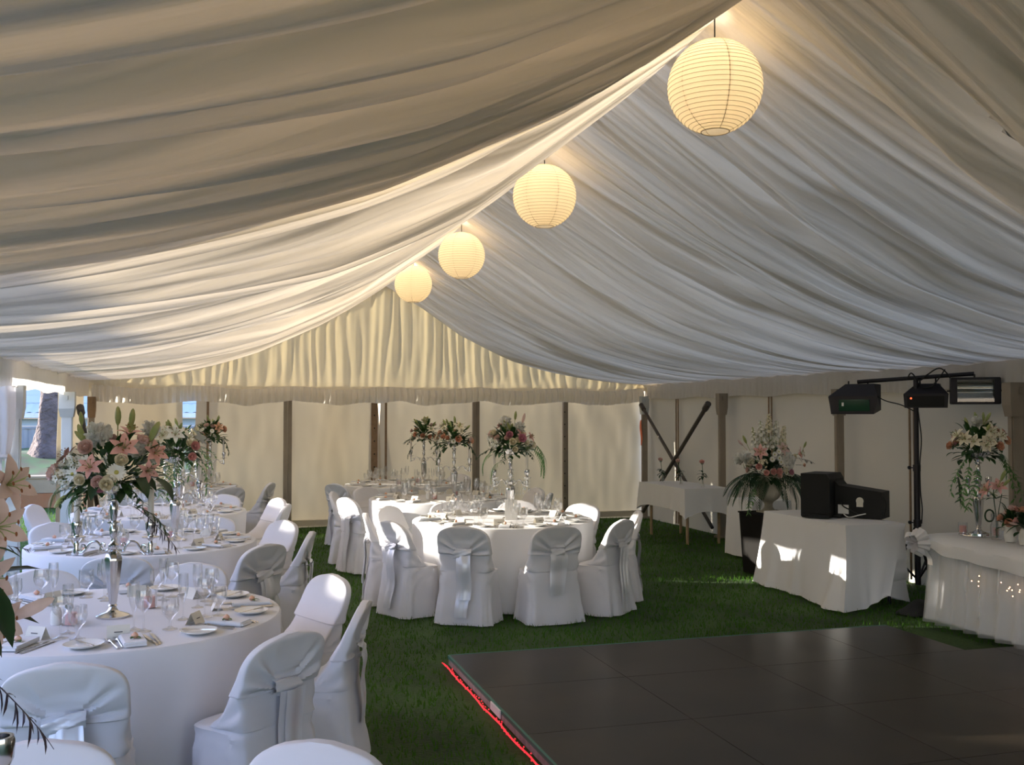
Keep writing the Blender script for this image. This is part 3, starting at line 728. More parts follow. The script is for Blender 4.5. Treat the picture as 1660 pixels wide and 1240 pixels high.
def chair_meshes(v):
    """one cover with hood, knot and tails; v picks the drape"""
    g = G(); N = 84; rings = []
    for z in (.004, .03, .06, .09, .12, .16, .2, .24, .28, .32, .35, .38, .40, .418):
        rings.append(ring(z, .118, lerp_tab(YBK, z), lerp_tab(HWB, z), N, .019 * (1 - z / .45) ** 1.3, v * 2.1))
    rings.append(ring(.426, .105, -.22, .216, N)); rings.append(ring(.428, .06, -.22, .214, N))
    for z in (.432, .445, .46, .475, .49, .505, .52, .54, .56, .58, .62, .66, .70, .735, .765, .787, .80, .808):
        def fold(p, a, z=z):
            s = 1 - sm(.42, .52, z); return p + Vector((0, .0, 0)) * s + Vector((.006 * N3(p.x * 9, z * 9, v), .008 * N3(p.x * 7, z * 8, v + 5), 0))
        rings.append(ring(z, lerp_tab(YF, z), lerp_tab(YBK, z), hw_at(z), N, 0, 0, 0, fold))
    V = []
    for r in rings:
        for p in r:
            sd = sm(.13, .20, abs(p.x)); dy, dz = p.y + .06, p.z - .425; rr = math.hypot(dy, dz); th = math.atan2(dz, dy)
            d = .0065 * sd * math.sin(th * 11 + v * 1.7 + math.copysign(1, p.x)) * sm(.01, .07, rr) * (1 - sm(.14, .36, rr))
            bk = sm(-.17, -.21, p.y) if p.z > .02 else 0   # soft crossways creases on the back below the knot
            e = .007 * bk * (abs(math.sin(p.z * 15 + p.x * 5 + 3 * N3(p.x * 5, p.z * 5, v))) - .5) * (1 - sm(.5, .58, p.z))
            V.append(p + Vector((math.copysign(d, p.x) if False else d * (1 if p.x > 0 else -1), -e, 0)))
    F = []
    for i in range(len(rings) - 1):
        for k in range(N): F.append((i * N + k, i * N + (k + 1) % N, (i + 1) * N + (k + 1) % N, (i + 1) * N + k))
    F.append(tuple(range((len(rings) - 1) * N, len(rings) * N)))
    g.add(V, F); cov = g.mesh('chair_cover', 'cover')
    kz = .585
    def hood(p, a):   # gathers running to the knot at the middle of the back
        bx, bz = p.x, p.z - kz + .012
        back = sm(.0, .35, -math.sin(a)); rr = math.hypot(bx, bz); th = math.atan2(bz, abs(bx))
        am = .013 * sm(.03, .10, rr) * (1 - sm(.13, .27, rr)) * back * (1 - .75 * sm(.6, 1.3, th))
        w_ = math.sin(th * 15 + v * 2 + (1.3 if bx > 0 else 0)) + .4 * math.sin(th * 27 + v)
        return p + Vector((0, -am * w_ - .005 * back, 0))
    g = G(); rings = []
    for z in [.572, .578] + [.585 + .0075 * q for q in range(26)] + [.785, .795, .803, .808, .815]:
        zz = min(z, .811)
        rings.append(ring(z, lerp_tab(YF, zz), lerp_tab(YBK, zz), hw_at(min(zz, .807)) if z < .815 else .03, 168, 0, 0, .007 if z > .575 else .002, hood))
    V = [p for r in rings for p in r]; F = []; N = 168
    for i in range(len(rings) - 1):
        for k in range(N): F.append((i * N + k, i * N + (k + 1) % N, (i + 1) * N + (k + 1) % N, (i + 1) * N + k))
    F.append(tuple(range((len(rings) - 1) * N, len(rings) * N)))
    g.add(V, F); hd = g.mesh('hood', 'cover')
    g = G()
    def kn(i, j):
        a = 2 * PI * i; x = (.078 if v != 1 else .06) * (j * 2 - 1); sc = .7 + .3 * math.cos((j - .5) * 2.4)
        r = .034 * sc * (1 + .15 * math.sin(a * 5 + j * 5 + v)); return (x, -.245 + .75 * r * math.cos(a), .585 + 1.05 * r * math.sin(a) - .012 * (2 * j - 1) * (v - 1))
    g.grid(kn, 24, 12, wrap=True); kt = g.mesh('sash_knot', 'satin')
    g = G()
    zb = (.07, .24, .02)[v]; wt = (.052, .070, .055)[v]
    def tl(i, j):
        z = .575 + (zb - .575) * j; x = (i - .5) * 2 * wt * (1 + .12 * math.sin(j * 3 + v)) + .010 * math.sin(j * 4 + v)
        y = min(-.252, lerp_tab(YBK, z) - .012) - .012 * math.sin(j * 9 + v) * (1 - j * .4) - .006 * math.sin(i * 6) - .012 * math.sin(PI * min(1, j * 1.4))
        return (x, y - .012 * j, z)
    g.grid(tl, 8, 26)
    if v != 1: g.grid(lambda i, j: (tl(i, j * .72)[0] * .9 + .022, tl(i, j * .72)[1] - .012, tl(i, j * .72)[2]), 8, 20)
    ta = g.mesh('sash_tail', 'satin')
    return cov, hd, kt, ta
CM = [chair_meshes(v) for v in range(3)]
def chair(x, y, face, v, label, group=None):
    """face = heading towards which the sitter looks"""
    t = thing('banquet_chair', label, 'chair', (x, y, 0), face - PI / 2, group)
    for nm, me in zip(('chair_cover', 'hood', 'sash_knot', 'sash_tail'), CM[v]): put(nm, me, t)
    return t
TB = dict(A=(-.5, 5.43), B=(-.5, 8.40), C=(2.64, 9.27), D=(-.5, 10.95), E=(-.45, 14.35), F=(2.60, 11.75), G=(2.62, 14.2), Z=(-.43, 1.9))
TR = .85
NAME = dict(A='front left round table', B='second left round table', C='sunlit middle round table', D='third left round table', E='farthest left round table',
            F='round table behind the sunlit one', G='middle round table by the back wall', Z='near corner table')
TUCK = {('C', 29), ('C', 66), ('C', 103)}
CHAIRS = dict(
    A=[(-91, 0, 'covered chair with back to us at front left table, wide knotted sash'), (-50, 2, 'covered chair at front left table, right of the one with its back to us'),
       (-17, 1, 'covered chair seen from the side at right of front left table, edge of lawn'), (24, 0, 'covered chair facing us behind right edge of front left table, sunlit band across it'),
       (72, 2, 'covered chair facing us behind the cluster of glasses on front left table'), (112, 0, 'covered chair facing us at far left side of front left table'),
       (-131, 1, 'covered chair at the near left side of front left table, at picture edge'), (154, 1, 'covered chair at the left side of front left table, hidden by near flowers')],
    B=[(-94, 1, 'covered chair with back to us at second left table, behind the tall silver stand'), (-47, 0, 'covered chair at near right of second left table, grey satin tail'),
       (-13, 2, 'covered chair with pointed side profile at right edge of second left table'), (30, 1, 'covered chair facing us, top shaded and below sunlit, right of second left table'),
       (128, 0, 'covered chair facing us at far left of second left table'), (-150, 2, 'blue lit covered chair with sash at open left side of second left table'), (66, 2, 'covered chair facing us at the back of second left table')],
    C=[(-121, 0, 'covered chair with back to us at sunlit middle table, long satin tail'), (-85, 1, 'covered chair with back to us, second at sunlit middle table, short puffed tail'),
       (-51, 2, 'covered chair leaning at near right of sunlit middle table'), (-15, 0, 'covered chair at far right of sunlit middle table, half behind another'), (29, 1, 'covered sunlit chair facing us at back right of sunlit middle table'),
       (66, 2, 'covered chair facing us behind glasses of sunlit middle table, right of stand'), (103, 0, 'covered chair facing us behind sunlit middle table, left of the stand'), (138, 1, 'bright covered chair at back left of sunlit middle table'),
       (172, 2, 'bright covered chair facing right at left edge of sunlit middle table'), (-155, 0, 'covered chair in side view at left of sunlit middle table, nearest the lawn')],
    D=[(-113, 0, 'covered chair with back to us at third left table'), (-15, 2, 'covered chair with pale back at right of third left table'), (20, 1, 'brilliant sunlit covered chair facing left at third left table'),
       (60, 0, 'covered chair facing us at the back of third left table'), (165, 1, 'covered chair at open left side of third left table')],
    E=[(-20, 1, 'covered chair in half shade right of farthest left table'), (-58, 0, 'covered chair with back to us at near right of farthest left table'), (-98, 2, 'covered chair with back to us at the front of farthest left table')],
    F=[(-157, 2, 'covered chair with long tail at left of the table behind the sunlit one'), (164, 0, 'beige shaded covered chair facing right at table behind the sunlit one'), (126, 1, 'beige shaded covered chair facing us at back left of table behind sunlit one'),
       (12, 2, 'beige covered chair facing left at right of table behind the sunlit one'), (-26, 0, 'covered chair at near right of table behind the sunlit one')],
    G=[(-146, 0, 'covered chair with back to us at left of middle table by back wall'), (-100, 1, 'covered chair with back to us at front of middle table by back wall'), (40, 2, 'shaded covered chair facing us right of middle table by back wall')],
    Z=[(92, 0, 'covered chair top at the lower left picture edge, plain side to us'), (55, 1, 'covered chair top at the lower picture edge between near chairs and lawn')])
for k, L in CHAIRS.items():
    cx, cy = TB[k]
    for deg, v, lab in L:
        a = R(deg); r = 1.02 if (k, deg) not in TUCK else .915
        chair(cx + r * math.cos(a), cy + r * math.sin(a), a + PI, v, 'white ' + lab)
# ---------------------------------------------------------------- table cloths over round tables
def round_cloth(k, label):
    t = thing('round_table', label, 'table', (*TB[k], 0))
    sd = ord(k)
    g = G(); n = 144; V = []; F = []
    prof_ = [(0.02, .745), (.3, .745), (.6, .745), (TR - .03, .745), (TR - .008, .742), (TR, .73)] + [(TR + .004, .73 - .72 * q / 10) for q in range(1, 11)]
    for (r, z) in prof_:
        dn = max(0, (.73 - z) / .72)
        for i in range(n):
            a = 2 * PI * i / n
            f = .030 * dn ** 1.1 * (math.sin(a * 22 + 2.5 * N3(math.cos(a), math.sin(a), sd)) * .5 + 1.2 * N3(math.cos(a) * 5, math.sin(a) * 5, sd + dn * .3)) - .034 * dn
            for (kk, dg) in TUCK:
                if kk == k: q = (a - R(dg) + PI) % (2 * PI) - PI; f -= .115 * (1 - sm(.24, .42, abs(q))) * sm(.22, .40, dn)
            V.append(((r + f) * math.cos(a), (r + f) * math.sin(a), z + .0 * f))
    for j in range(len(prof_) - 1):
        for i in range(n): F.append((j * n + i, j * n + (i + 1) % n, (j + 1) * n + (i + 1) % n, (j + 1) * n + i))
    F.append(tuple(range(n))); g.add(V, F); g.build('tablecloth', 'linen', t)
    g = G(); g.lathe([(TR - .04, .70), (TR - .03, .705), (TR - .03, .735), (TR - .04, .74)], 48); g.build('tabletop', 'wood', t)
    return t
for k, lab in dict(A='front left round table under a floor length white cloth, many glasses on it', B='second round table of the left row under a white cloth', C='round table in the middle under white cloth, its top blazing in sunlight',
                   D='third round table of the left row under a white cloth', E='farthest round table of the left row under white cloth, near back wall', F='white clothed round table just behind the sunlit one',
                   G='white clothed round table in the middle nearest the back wall', Z='white clothed round table at the lower left corner, mostly outside the picture').items(): round_cloth(k, lab)
TZ = .7455
# ---------------------------------------------------------------- table ware
def glass_mesh(name, H, rb, rs, bowl):
    g = G(); g.shell([(.0, .002), (rb, .0), (rb, .002), (rb * .5, .006), (rs, .016)] + bowl, 20)
    return g.mesh(name, 'glass')
GM = {
    'wine_glass': glass_mesh('wine_glass', .19, .034, .004, [(.0036, .085), (.010, .094), (.028, .11), (.036, .13), (.0375, .15), (.034, .178), (.0325, .190), (.0315, .190), (.033, .178), (.0365, .15), (.035, .131), (.027, .112), (.004, .098)]),
    'champagne_flute': glass_mesh('champagne_flute', .22, .031, .0038, [(.0035, .075), (.009, .088), (.019, .115), (.0245, .15), (.0250, .18), (.0225, .222), (.0215, .222), (.024, .18), (.0235, .15), (.018, .117), (.004, .094)]),
    'water_goblet': glass_mesh('water_goblet', .155, .035, .006, [(.006, .04), (.014, .052), (.034, .075), (.040, .105), (.038, .15), (.0370, .15), (.039, .105), (.033, .077), (.005, .056)])}
g = G(); g.lathe([(.001, .004), (.05, .004), (.056, .005), (.082, .016), (.084, .018), (.0835, .0195), (.056, .009), (.05, .0075), (.001, .0075)], 36); PLATE = g.mesh('side_plate', 'china')
def knife():
    g = G(); g.box((0, -.055, .004), (.011, .105, .007), taper=.8); g.box((0, .052, .004), (.014, .115, .0025)); g.add([(-.007, .11, .003), (.007, .11, .003), (-.004, .135, .003), (-.007, .11, .0055), (.007, .11, .0055), (-.004, .135, .0055)], [(0, 2, 1), (3, 4, 5), (0, 1, 4, 3), (1, 2, 5, 4), (2, 0, 3, 5)]); return g.mesh('table_knife', 'steel')
def fork():
    g = G(); P = [(0, -.10, .004), (0, -.03, .005), (0, .03, .008), (0, .05, .006)]; g.tube(P, [.0055, .003, .003, .009], 6)
    g.box((0, .056, .006), (.024, .022, .003))
    for k in range(4): g.box((-.0095 + .0063 * k, .086, .008), (.0032, .045, .002))
    return g.mesh('table_fork', 'steel')
KN, FK = knife(), fork()
g = G(); g.box((0, 0, .010), (.085, .20, .010)); g.box((.002, .004, .019), (.083, .19, .009)); g.tube([(-.041, .09, .013), (-.041, -.09, .013)], .011, 8); NAP = g.mesh('folded_napkin', 'linen')
g = G(); g.add([(-.048, -.028, 0), (.048, -.028, 0), (.048, 0, .055), (-.048, 0, .055), (-.048, .028, 0), (.048, .028, 0)], [(0, 1, 2, 3), (3, 2, 5, 4)]); g.box((.0, -.0165, .027), (.035, .001, .004), Matrix.Rotation(-.47, 3, 'X'), 1); CARD = g.mesh('place_card', ['card', 'ink'], smooth=False)
g = G(); g.ell((0, 0, .011), (.015, .015, .012), 10, 6, 0, None, .25, 3); g.ell((0, 0, .018), (.008, .008, .008), 8, 5)
V, F = petal(.045, .011, -.3, .2, 4)
for az in (2.6, 3.6): addp(g, (V, F), az, .1, (0, 0, .006), 1)
BUDM = g.mesh('rosebud', ['peach', 'leaf'])
def tw(name, me, label, cat, x, y, rz, grp, z=TZ, sc=None):
    o = put(name, me, None, (x, y, z), (0, 0, rz), sc); return tag(o, label, cat, grp)
random.seed(77)
def setting(k, deg, full=2):
    cx, cy = TB[k]; a = R(deg); T = NAME[k]
    def pos(r, s): # r outwards from the centre, s to the sitter's right
        return cx + r * math.cos(a) + s * math.sin(a) * -1, cy + r * math.sin(a) + s * math.cos(a)
    j = lambda q=.012: random.uniform(-q, q)
    rz = a + PI / 2   # local +y points to the centre
    x, y = pos(.70 + j(), .0 + j()); nz = rz + j(.12)
    tw('folded_napkin', NAP, 'folded white napkin on the ' + T, 'napkin', x, y, nz, 'napkins on the ' + T)
    tw('rosebud', BUDM, 'small peach rosebud lying on a napkin, ' + T, 'flower', x + j(.01), y + j(.01), rz + j(1), 'rosebuds on the ' + T, TZ + .0235)
    x, y = pos(.685 + j(), -.205 + j()); tw('side_plate', PLATE, 'white side plate on the ' + T, 'plate', x, y, 0, 'side plates on the ' + T)
    if full > 1:
        tw('butter_knife', KN, 'butter knife resting on a side plate, ' + T, 'knife', x + .008, y, rz + .5 + j(.3), 'butter knives on the ' + T, TZ + .0155, .72)
        for q, s in enumerate((-.088, -.062)):
            x, y = pos(.695 + j(), s + j(.004)); tw('table_fork', FK, 'steel fork beside a napkin on the ' + T, 'fork', x, y, rz + j(.06), 'forks on the ' + T)
    if full > 0:
        for q, s in enumerate((.070, .095)):
            x, y = pos(.695 + j(), s + j(.004)); tw('table_knife', KN, 'steel table knife on the ' + T, 'knife', x, y, rz + j(.06), 'table knives on the ' + T)
        x, y = pos(.545 + j(.02), -.04 + j(.03)); tw('place_card', CARD, 'folded cream place card on the ' + T, 'card', x, y, rz + j(.35), 'place cards on the ' + T)
    for nm, r, s, lab in (('wine_glass', .50, .10, 'stemmed wine glass on the '), ('champagne_flute', .43, .055, 'slim champagne flute on the '), ('water_goblet', .52, .185, 'short stemmed water goblet on the ')):
        x, y = pos(r + j(.02), s + j(.02)); tw(nm, GM[nm], 'clear ' + lab + T, 'glass', x, y, j(3), lab.split(' ')[-4] + ' glasses on the ' + T)
for k, f in (('A', 2), ('B', 2), ('C', 2), ('D', 1), ('F', 1), ('E', 0), ('G', 0)):
    base = {'A': -75, 'B': -80, 'C': -104}.get(k, -90)
    for q in range(9): setting(k, base + 40 * q, f)
# ---------------------------------------------------------------- tall silver candle stands
def stand_meshes():
    g = G(); g.lathe([(.078, 0), (.078, .008), (.066, .014), (.03, .026), (.02, .04), (.016, .05), (.022, .055), (.016, .062), (.019, .075), (.030, .16), (.040, .27), (.041, .285), (.033, .31), (.014, .325), (.024, .34), (.024, .352), (.012, .365), (.010, .385), (.019, .40),
                      (.021, .43), (.012, .455), (.030, .46), (.030, .464), (.012, .47), (.016, .49), (.020, .52), (.020, .545), (.014, .56), (.030, .57), (.030, .575), (.014, .58), (.016, .60)], 28, flute=(8, .06, .07, .29))
    st = g.mesh('stem', 'silver')
    g = G(); g.shell([(.014, .0), (.03, .004), (.06, .022), (.09, .048), (.105, .058), (.104, .060), (.088, .052), (.058, .027), (.028, .009)], 48)
    for i, v in enumerate(g.v):
        a = math.atan2(v[1], v[0]); q = 1 + .06 * math.cos(a * 14); g.v[i] = (v[0] * q, v[1] * q, v[2])
    bo = g.mesh('bowl', 'silver')
    g = G(); P = bez([(.015, 0, .345), (.03, 0, .325), (.05, 0, .322), (.062, 0, .345), (.085, 0, .368), (.115, 0, .36), (.135, 0, .33), (.155, 0, .315), (.172, 0, .32), (.182, 0, .345), (.182, 0, .37)], 6); g.tube(P, .0058, 8)
    g.tube(bez([(.062, 0, .345), (.055, 0, .36), (.042, 0, .355), (.044, 0, .342)], 6), .004, 6); g.tube(bez([(.135, 0, .33), (.142, 0, .35), (.156, 0, .35), (.155, 0, .335)], 6), .004, 6)
    ar = g.mesh('arm', 'silver')
    g = G(); g.lathe([(.006, -.06), (.012, -.045), (.007, -.03), (.010, -.015), (.006, 0), (.012, .01), (.032, .016), (.033, .019), (.012, .022), (.010, .03), (.018, .05), (.0195, .075), (.018, .082), (.013, .082), (.012, .06)], 20); cu = g.mesh('candle_cup', 'silver')
    g = G(); g.lathe([(.0115, 0), (.0115, .175), (.008, .183), (.002, .185)], 16); g.tube([(0, 0, .18), (.001, 0, .194)], .0012, 5, 1); ca = g.mesh('taper_candle', ['wax', 'ink'])
    g = G(); z = 0
    for q in range(4): g.ell((0, 0, -.012 - q * .02), (.005, .005, .006), 6, 4)
    g.lathe([(.0005, -.125), (.007, -.108), (.006, -.098), (.001, -.082)], 6); cr = g.mesh('crystal_drop', 'crystal', smooth=False)
    return st, bo, ar, cu, ca, cr
M['crystal'] = clear_glass('cut_crystal', (.95, .97, .98), .02, 1.3)
ST, BO, AR, CU, CA, CR = stand_meshes()
def candle_stand(x, y, z, rz, label, where, arms=(0, PI), candles=True, crystals=False, cscale=1.):
    t = thing('candle_stand', label, 'candelabrum', (x, y, z), rz)
    put('stem', ST, t); put('bowl', BO, t, (0, 0, .598))
    for a in arms:
        ar = put('arm', AR, t, (0, 0, 0), (0, 0, a), (cscale, cscale, 1)); put('candle_cup', CU, ar, (.182, 0, .37), sc=(1.3 / cscale, 1.3 / cscale, 1.15))
        wx = x + .182 * cscale * math.cos(a + rz); wy = y + .182 * cscale * math.sin(a + rz)
        if candles:
            c = put('taper_candle', CA, None, (wx, wy, z + .443), sc=(1.25, 1.25, 1.05)); tag(c, 'ivory taper candle in %s arm of %s' % ('the right' if abs(a) < 1 else 'the left', where), 'candle')
        if crystals:
            for q in range(6): put('crystal_drop', CR, t, (.182 * cscale * math.cos(a) + .03 * math.cos(q * PI / 3), .182 * cscale * math.sin(a) + .03 * math.sin(q * PI / 3), .388), (0, 0, q))
            for q in range(4): put('crystal_drop', CR, t, ((.05 + .03 * q) * cscale * math.cos(a), (.05 + .03 * q) * cscale * math.sin(a), .345), (0, 0, q))
    if crystals:
        for q in range(6): put('crystal_drop', CR, t, (.026 * math.cos(q * PI / 3), .026 * math.sin(q * PI / 3), .47), (0, 0, q))
    return t
VY = -YAW
candle_stand(-.46, 5.38, TZ, VY, 'tall silver candle stand on the front left table, flower bowl on top', 'the stand on the front left table')
candle_stand(-.27, 8.42, TZ, VY + .5, 'tall silver candle stand on the second left table, sunlit lilies above', 'the stand on the second left table')
candle_stand(2.70, 9.22, TZ, VY, 'tall silver candle stand hung with crystal drops on the sunlit middle table', 'the crystal hung stand', crystals=True, cscale=.85)
candle_stand(-.30, 10.98, TZ, VY + .9, 'tall silver candle stand on the third left table', 'the stand on the third left table')
candle_stand(-.02, 14.3, TZ, VY, 'tall silver candle stand on farthest left table, before the bright wall gap', 'the stand on the farthest left table')
candle_stand(2.74, 11.72, TZ, VY, 'tall silver candle stand on the table behind the sunlit one', 'the stand behind the sunlit table')
candle_stand(2.88, 14.2, TZ, VY, 'tall silver candle stand on the middle table by the back wall', 'the stand by the back wall')
candle_stand(-.49, 1.93, TZ, VY + .0, 'silver candle stand at the lower left corner, only one arm in view', 'the corner stand', crystals=True, candles=False, cscale=.88)
# flowers in the stands' bowls
BZ = TZ + .66
REC = [('lily_pink', 4, 1.0, .2, 1.2), ('rose_palepink', 7, 1.15, -.1, .9), ('rose_cream', 6, 1.1, -.1, 1.0), ('daisy', 8, 1.1, 0, .9), ('blossom_white', 4, 1.0, -.1, .7), ('puff', 2, .95, .8, 1.3), ('bud', 6, 1., .7, 1.4), ('leaf', 8, 1., 0, .4), ('bigleaf', 5, .8, -.2, .2), ('spray', 4, .9, -.1, .1)]
RG = lambda *x: list(x)
arrangement('large bouquet with pink lilies, daisies and white blossoms over the front left table', (-.46, 5.38, BZ), .27, .25, REC, 3,
            [('lily_pink', (.06, -.20, .17), (.1, -1, .45), 1.1), ('lily_pink', (.19, -.10, .14), (.6, -.9, .4), 1.0), ('lily_pink', (.16, -.16, .06), (.6, -1, .1), .85), ('rose_lilac', (-.04, -.22, .0), (-.1, -1, .1), 1.35), ('daisy', (.03, -.24, .06), (0, -1, .2), 1.5), ('daisy', (-.10, -.22, .10), (-.2, -1, .2), 1.5),
             ('puff', (-.06, -.12, .24), (0, -.5, 1), 1.2), ('puff', (.17, -.02, .26), (0, -.3, 1), .9), ('rose_cream', (.05, -.23, .11), (.1, -1, .4), 1.1), ('rose_palepink', (-.11, -.15, .17), (-.2, -1, .4), 1.3), ('blossom_white', (-.22, -.10, .04), (-1, -.6, .3), 1.3), ('blossom_white', (-.17, -.12, .11), (-.6, -.8, .3), 1.0),
             ('bud', (.02, -.08, .28), (.0, -.1, 1), 1.1), ('bud', (.08, -.06, .27), (.1, -.1, 1), 1.1), ('bud', (.17, -.12, .20), (.45, -.2, 1), 1.3), ('bud', (-.14, -.1, .28), (-.1, 0, 1), .8), ('bud', (-.20, -.14, -.05), (-.5, -.5, -.6), 1.0), ('fern', (-.18, -.08, .0), (-.35, .2, 1.3), .6), ('fern', (-.12, -.12, -.04), (-.35, .3, 2.2), .6), ('spray', (.1, -.1, -.1), (-.4, .2, -1.5), 1.1),
             ('twigs', (.1, -.1, -.12), (-.6, .2, -1.5), 1.1), ('bigleaf', (.2, -.16, .02), (-.3, .1, -2.2), .9), ('bigleaf', (.12, -.2, .03), (-.3, .1, -2.6), .8), ('bigleaf', (-.06, -.2, .02), (-.2, 0, -3.3), .8)], fol=170)
arrangement('bouquet of brilliant sunlit white lilies and two pink roses over the second left table', (-.27, 8.42, BZ), .20, .22, RG(('lily_white', 7, 1.1, .1, 1.3), ('rose_cream', 4, 1, 0, .8), ('leaf', 8, 1, 0, .4), ('bud', 4, 1, .7, 1.4), ('spray_light', 7, 1.0, -.2, .1), ('fern', 3, .8, -.3, 0), ('blossom_cream', 3, .9, -.1, .5)), 5,
            [('rose_pink', (.14, -.17, .08), (.5, -1, .2), 1.25), ('rose_pink', (.12, -.19, .0), (.4, -1, .1), 1.15), ('lily_white', (.0, -.16, .17), (.1, -1, .5), 1.2), ('lily_cream', (-.09, -.14, .16), (-.3, -1, .5), 1.2), ('spray_light', (.05, -.12, -.04), (-.4, 0, 2.6), 1.2), ('spray_light', (.12, -.1, -.03), (-.4, 0, -2.2), 1.1), ('spray_light', (-.06, -.12, -.04), (-.4, 0, 3), 1.1)])
arrangement('bouquet of pink and cream blooms with hanging fern over the sunlit middle table', (2.70, 9.22, BZ), .21, .24, REC, 11,
            [('fern', (.14, -.08, .04), (-.35, .1, -1.3), 1.3), ('fern', (.16, -.05, .05), (-.35, .1, -1.1), 1.3), ('fern', (.12, -.1, .0), (-.35, .1, -1.7), 1.1), ('fern', (-.14, -.08, -.02), (-.35, 0, 1.4), .9), ('fern', (-.1, -.1, -.12), (-.35, 0, 1.8), .8), ('rose_lilac', (.05, -.19, .10), (.1, -1, .1), 1.4), ('rose_cream', (-.04, -.20, .07), (-.1, -1, .1), 1.2), ('rose_cream', (-.02, -.2, .0), (0, -1, 0), 1.0), ('rose_lilac', (-.06, -.17, .13), (-.2, -1, .3), 1.2),
             ('puff', (-.06, -.06, .26), (0, 0, 1), 1.1), ('spike_green', (-.05, -.02, .2), (-.15, 0, 1), .6), ('bud', (.03, -.05, .27), (.1, 0, 1), 1), ('bud_pink', (.09, -.08, .24), (.3, 0, 1), 1.1), ('blossom_white', (-.18, -.08, .06), (-1, -.5, .2), 1.2)])
RB = RG(('lily_cream', 4, .95, .4, 1.3), ('rose_peach', 7, 1.1, -.1, .7), ('rose_palepink', 4, 1.1, 0, .8), ('daisy', 5, 1.1, -.2, .5), ('bud', 6, 1.0, .7, 1.4), ('leaf', 8, 1, -.1, .5), ('bigleaf', 4, .8, -.3, .1), ('spray', 4, 1., -.2, .0))
arrangement('bouquet of cream lilies and peach roses behind the sunlit table, middle of three', (2.74, 11.72, BZ), .21, .22, RB, 14, [('rose_peach', (.0, -.20, .03), (0, -1, .1), 1.4), ('lily_cream', (.02, -.15, .17), (0, -1, .5), 1.2), ('spray', (.1, -.1, -.02), (-.4, 0, -1.4), 1.2), ('spray', (-.1, -.1, -.05), (-.5, 0, 1.7), 1.2)])
arrangement('bouquet of cream and peach blooms by the narrow bright wall gap', (2.88, 14.2, BZ), .20, .24, RB, 17, [('spray', (.1, -.05, -.04), (-.6, 0, -1.4), 1.3), ('spray', (-.12, -.05, -.1), (-.6, 0, 1.4), 1.1)])
arrangement('bouquet with white lilies and greenery over the third left table', (-.30, 10.98, BZ), .18, .20, RG(('lily_cream', 5, 1, .2, 1.2), ('rose_palepink', 5, 1, 0, .7), ('leaf', 8, 1, 0, .4), ('spray_light', 6, 1, -.2, 0), ('bud', 4, 1, .7, 1.4)), 19)
arrangement('bouquet of peach and pink blooms before the wide bright wall gap', (-.02, 14.3, BZ), .22, .24, RB, 23, [('spray', (.14, -.08, .0), (-.7, 0, -1.4), 1.2), ('lily_peach', (.1, -.15, .14), (.4, -1, .3), 1.1)])
arrangement('near bouquet of pale lilies at the left picture edge, dark twigs reaching right', (-.49, 1.93, BZ + .02), .15, .20, RG(('lily_palepink', 5, 1.0, -.3, .9), ('bigleaf', 5, .8, -.2, .3), ('leaf', 6, 1., 0, .4), ('bud_pink', 2, 1.0, 0, .8), ('rose_lilac', 2, 1.2, -.2, .3)), 31,
            [('lily_palepink', (.14, -.03, .13), (.7, -.8, .1), .8), ('lily_palepink', (.135, -.02, -.03), (.8, -.7, 0), .8), ('bigleaf', (.06, -.04, .17), (.12, 0, -1.5), .6), ('lily_palepink', (.155, -.02, .20), (.8, -.6, .3), .75), ('lily_palepink', (.12, -.05, .05), (.8, -.8, -.2), .9), ('lily_palepink', (.10, -.06, -.09), (.7, -.8, -.5), .9), ('bud_pink', (.16, .0, -.03), (1, 0, .45), .85), ('bigleaf', (.03, -.08, .20), (.05, .1, -1.5), .75), ('bigleaf', (.10, -.10, .06), (-.5, .3, -2.0), .9), ('twigs', (.09, -.02, -.09), (-.62, .0, -1.45), .75), ('twigs', (.08, -.06, -.12), (-.9, .1, -1.5), .55), ('twigs', (.12, -.03, .10), (.1, 0, -1.6), .28), ('narrowleaf', (.13, -.05, .1), (.0, 0, -1.7), .5), ('rose_lilac', (.08, -.12, .06), (.6, -1, 0), .9)], fol=50, folc='leafdark')
# smaller things around the stand of the front left table and others
g = G(); g.lathe([(.15, 0), (.152, .004), (.15, .008)], 40); MP = g.mesh('mirror_plate', 'mirror')
g = G(); g.shell([(.034, 0), (.036, .002), (.036, .085), (.034, .085), (.034, .004)], 20); TL = g.mesh('tealight_glass', 'glass')
g = G(); g.lathe([(.028, 0), (.028, .05), (.025, .054), (.004, .054)], 16); PC = g.mesh('pillar_candle', 'pinkwax')
g = G(); g.lathe([(.024, 0), (.026, .01), (.025, .055), (.019, .078), (.008, .084)], 18); SH = g.mesh('shaker', 'china')
g = G(); g.lathe([(.0245, 0), (.0245, .004), (.023, .058), (.021, .062)], 18); g.lathe([(.020, .062), (.0205, .068), (.017, .082), (.006, .087)], 18, m=1); PS = g.mesh('pepper_pot', ['glass', 'steel'])
def centre(k, dx, dy, full=True):
    cx, cy = TB[k]; x, y = cx + dx, cy + dy; T = NAME[k]
    if k != 'C': tag(put('mirror_plate', MP, None, (x, y, TZ)), 'round mirror plate under the silver stand, ' + T, 'mirror')
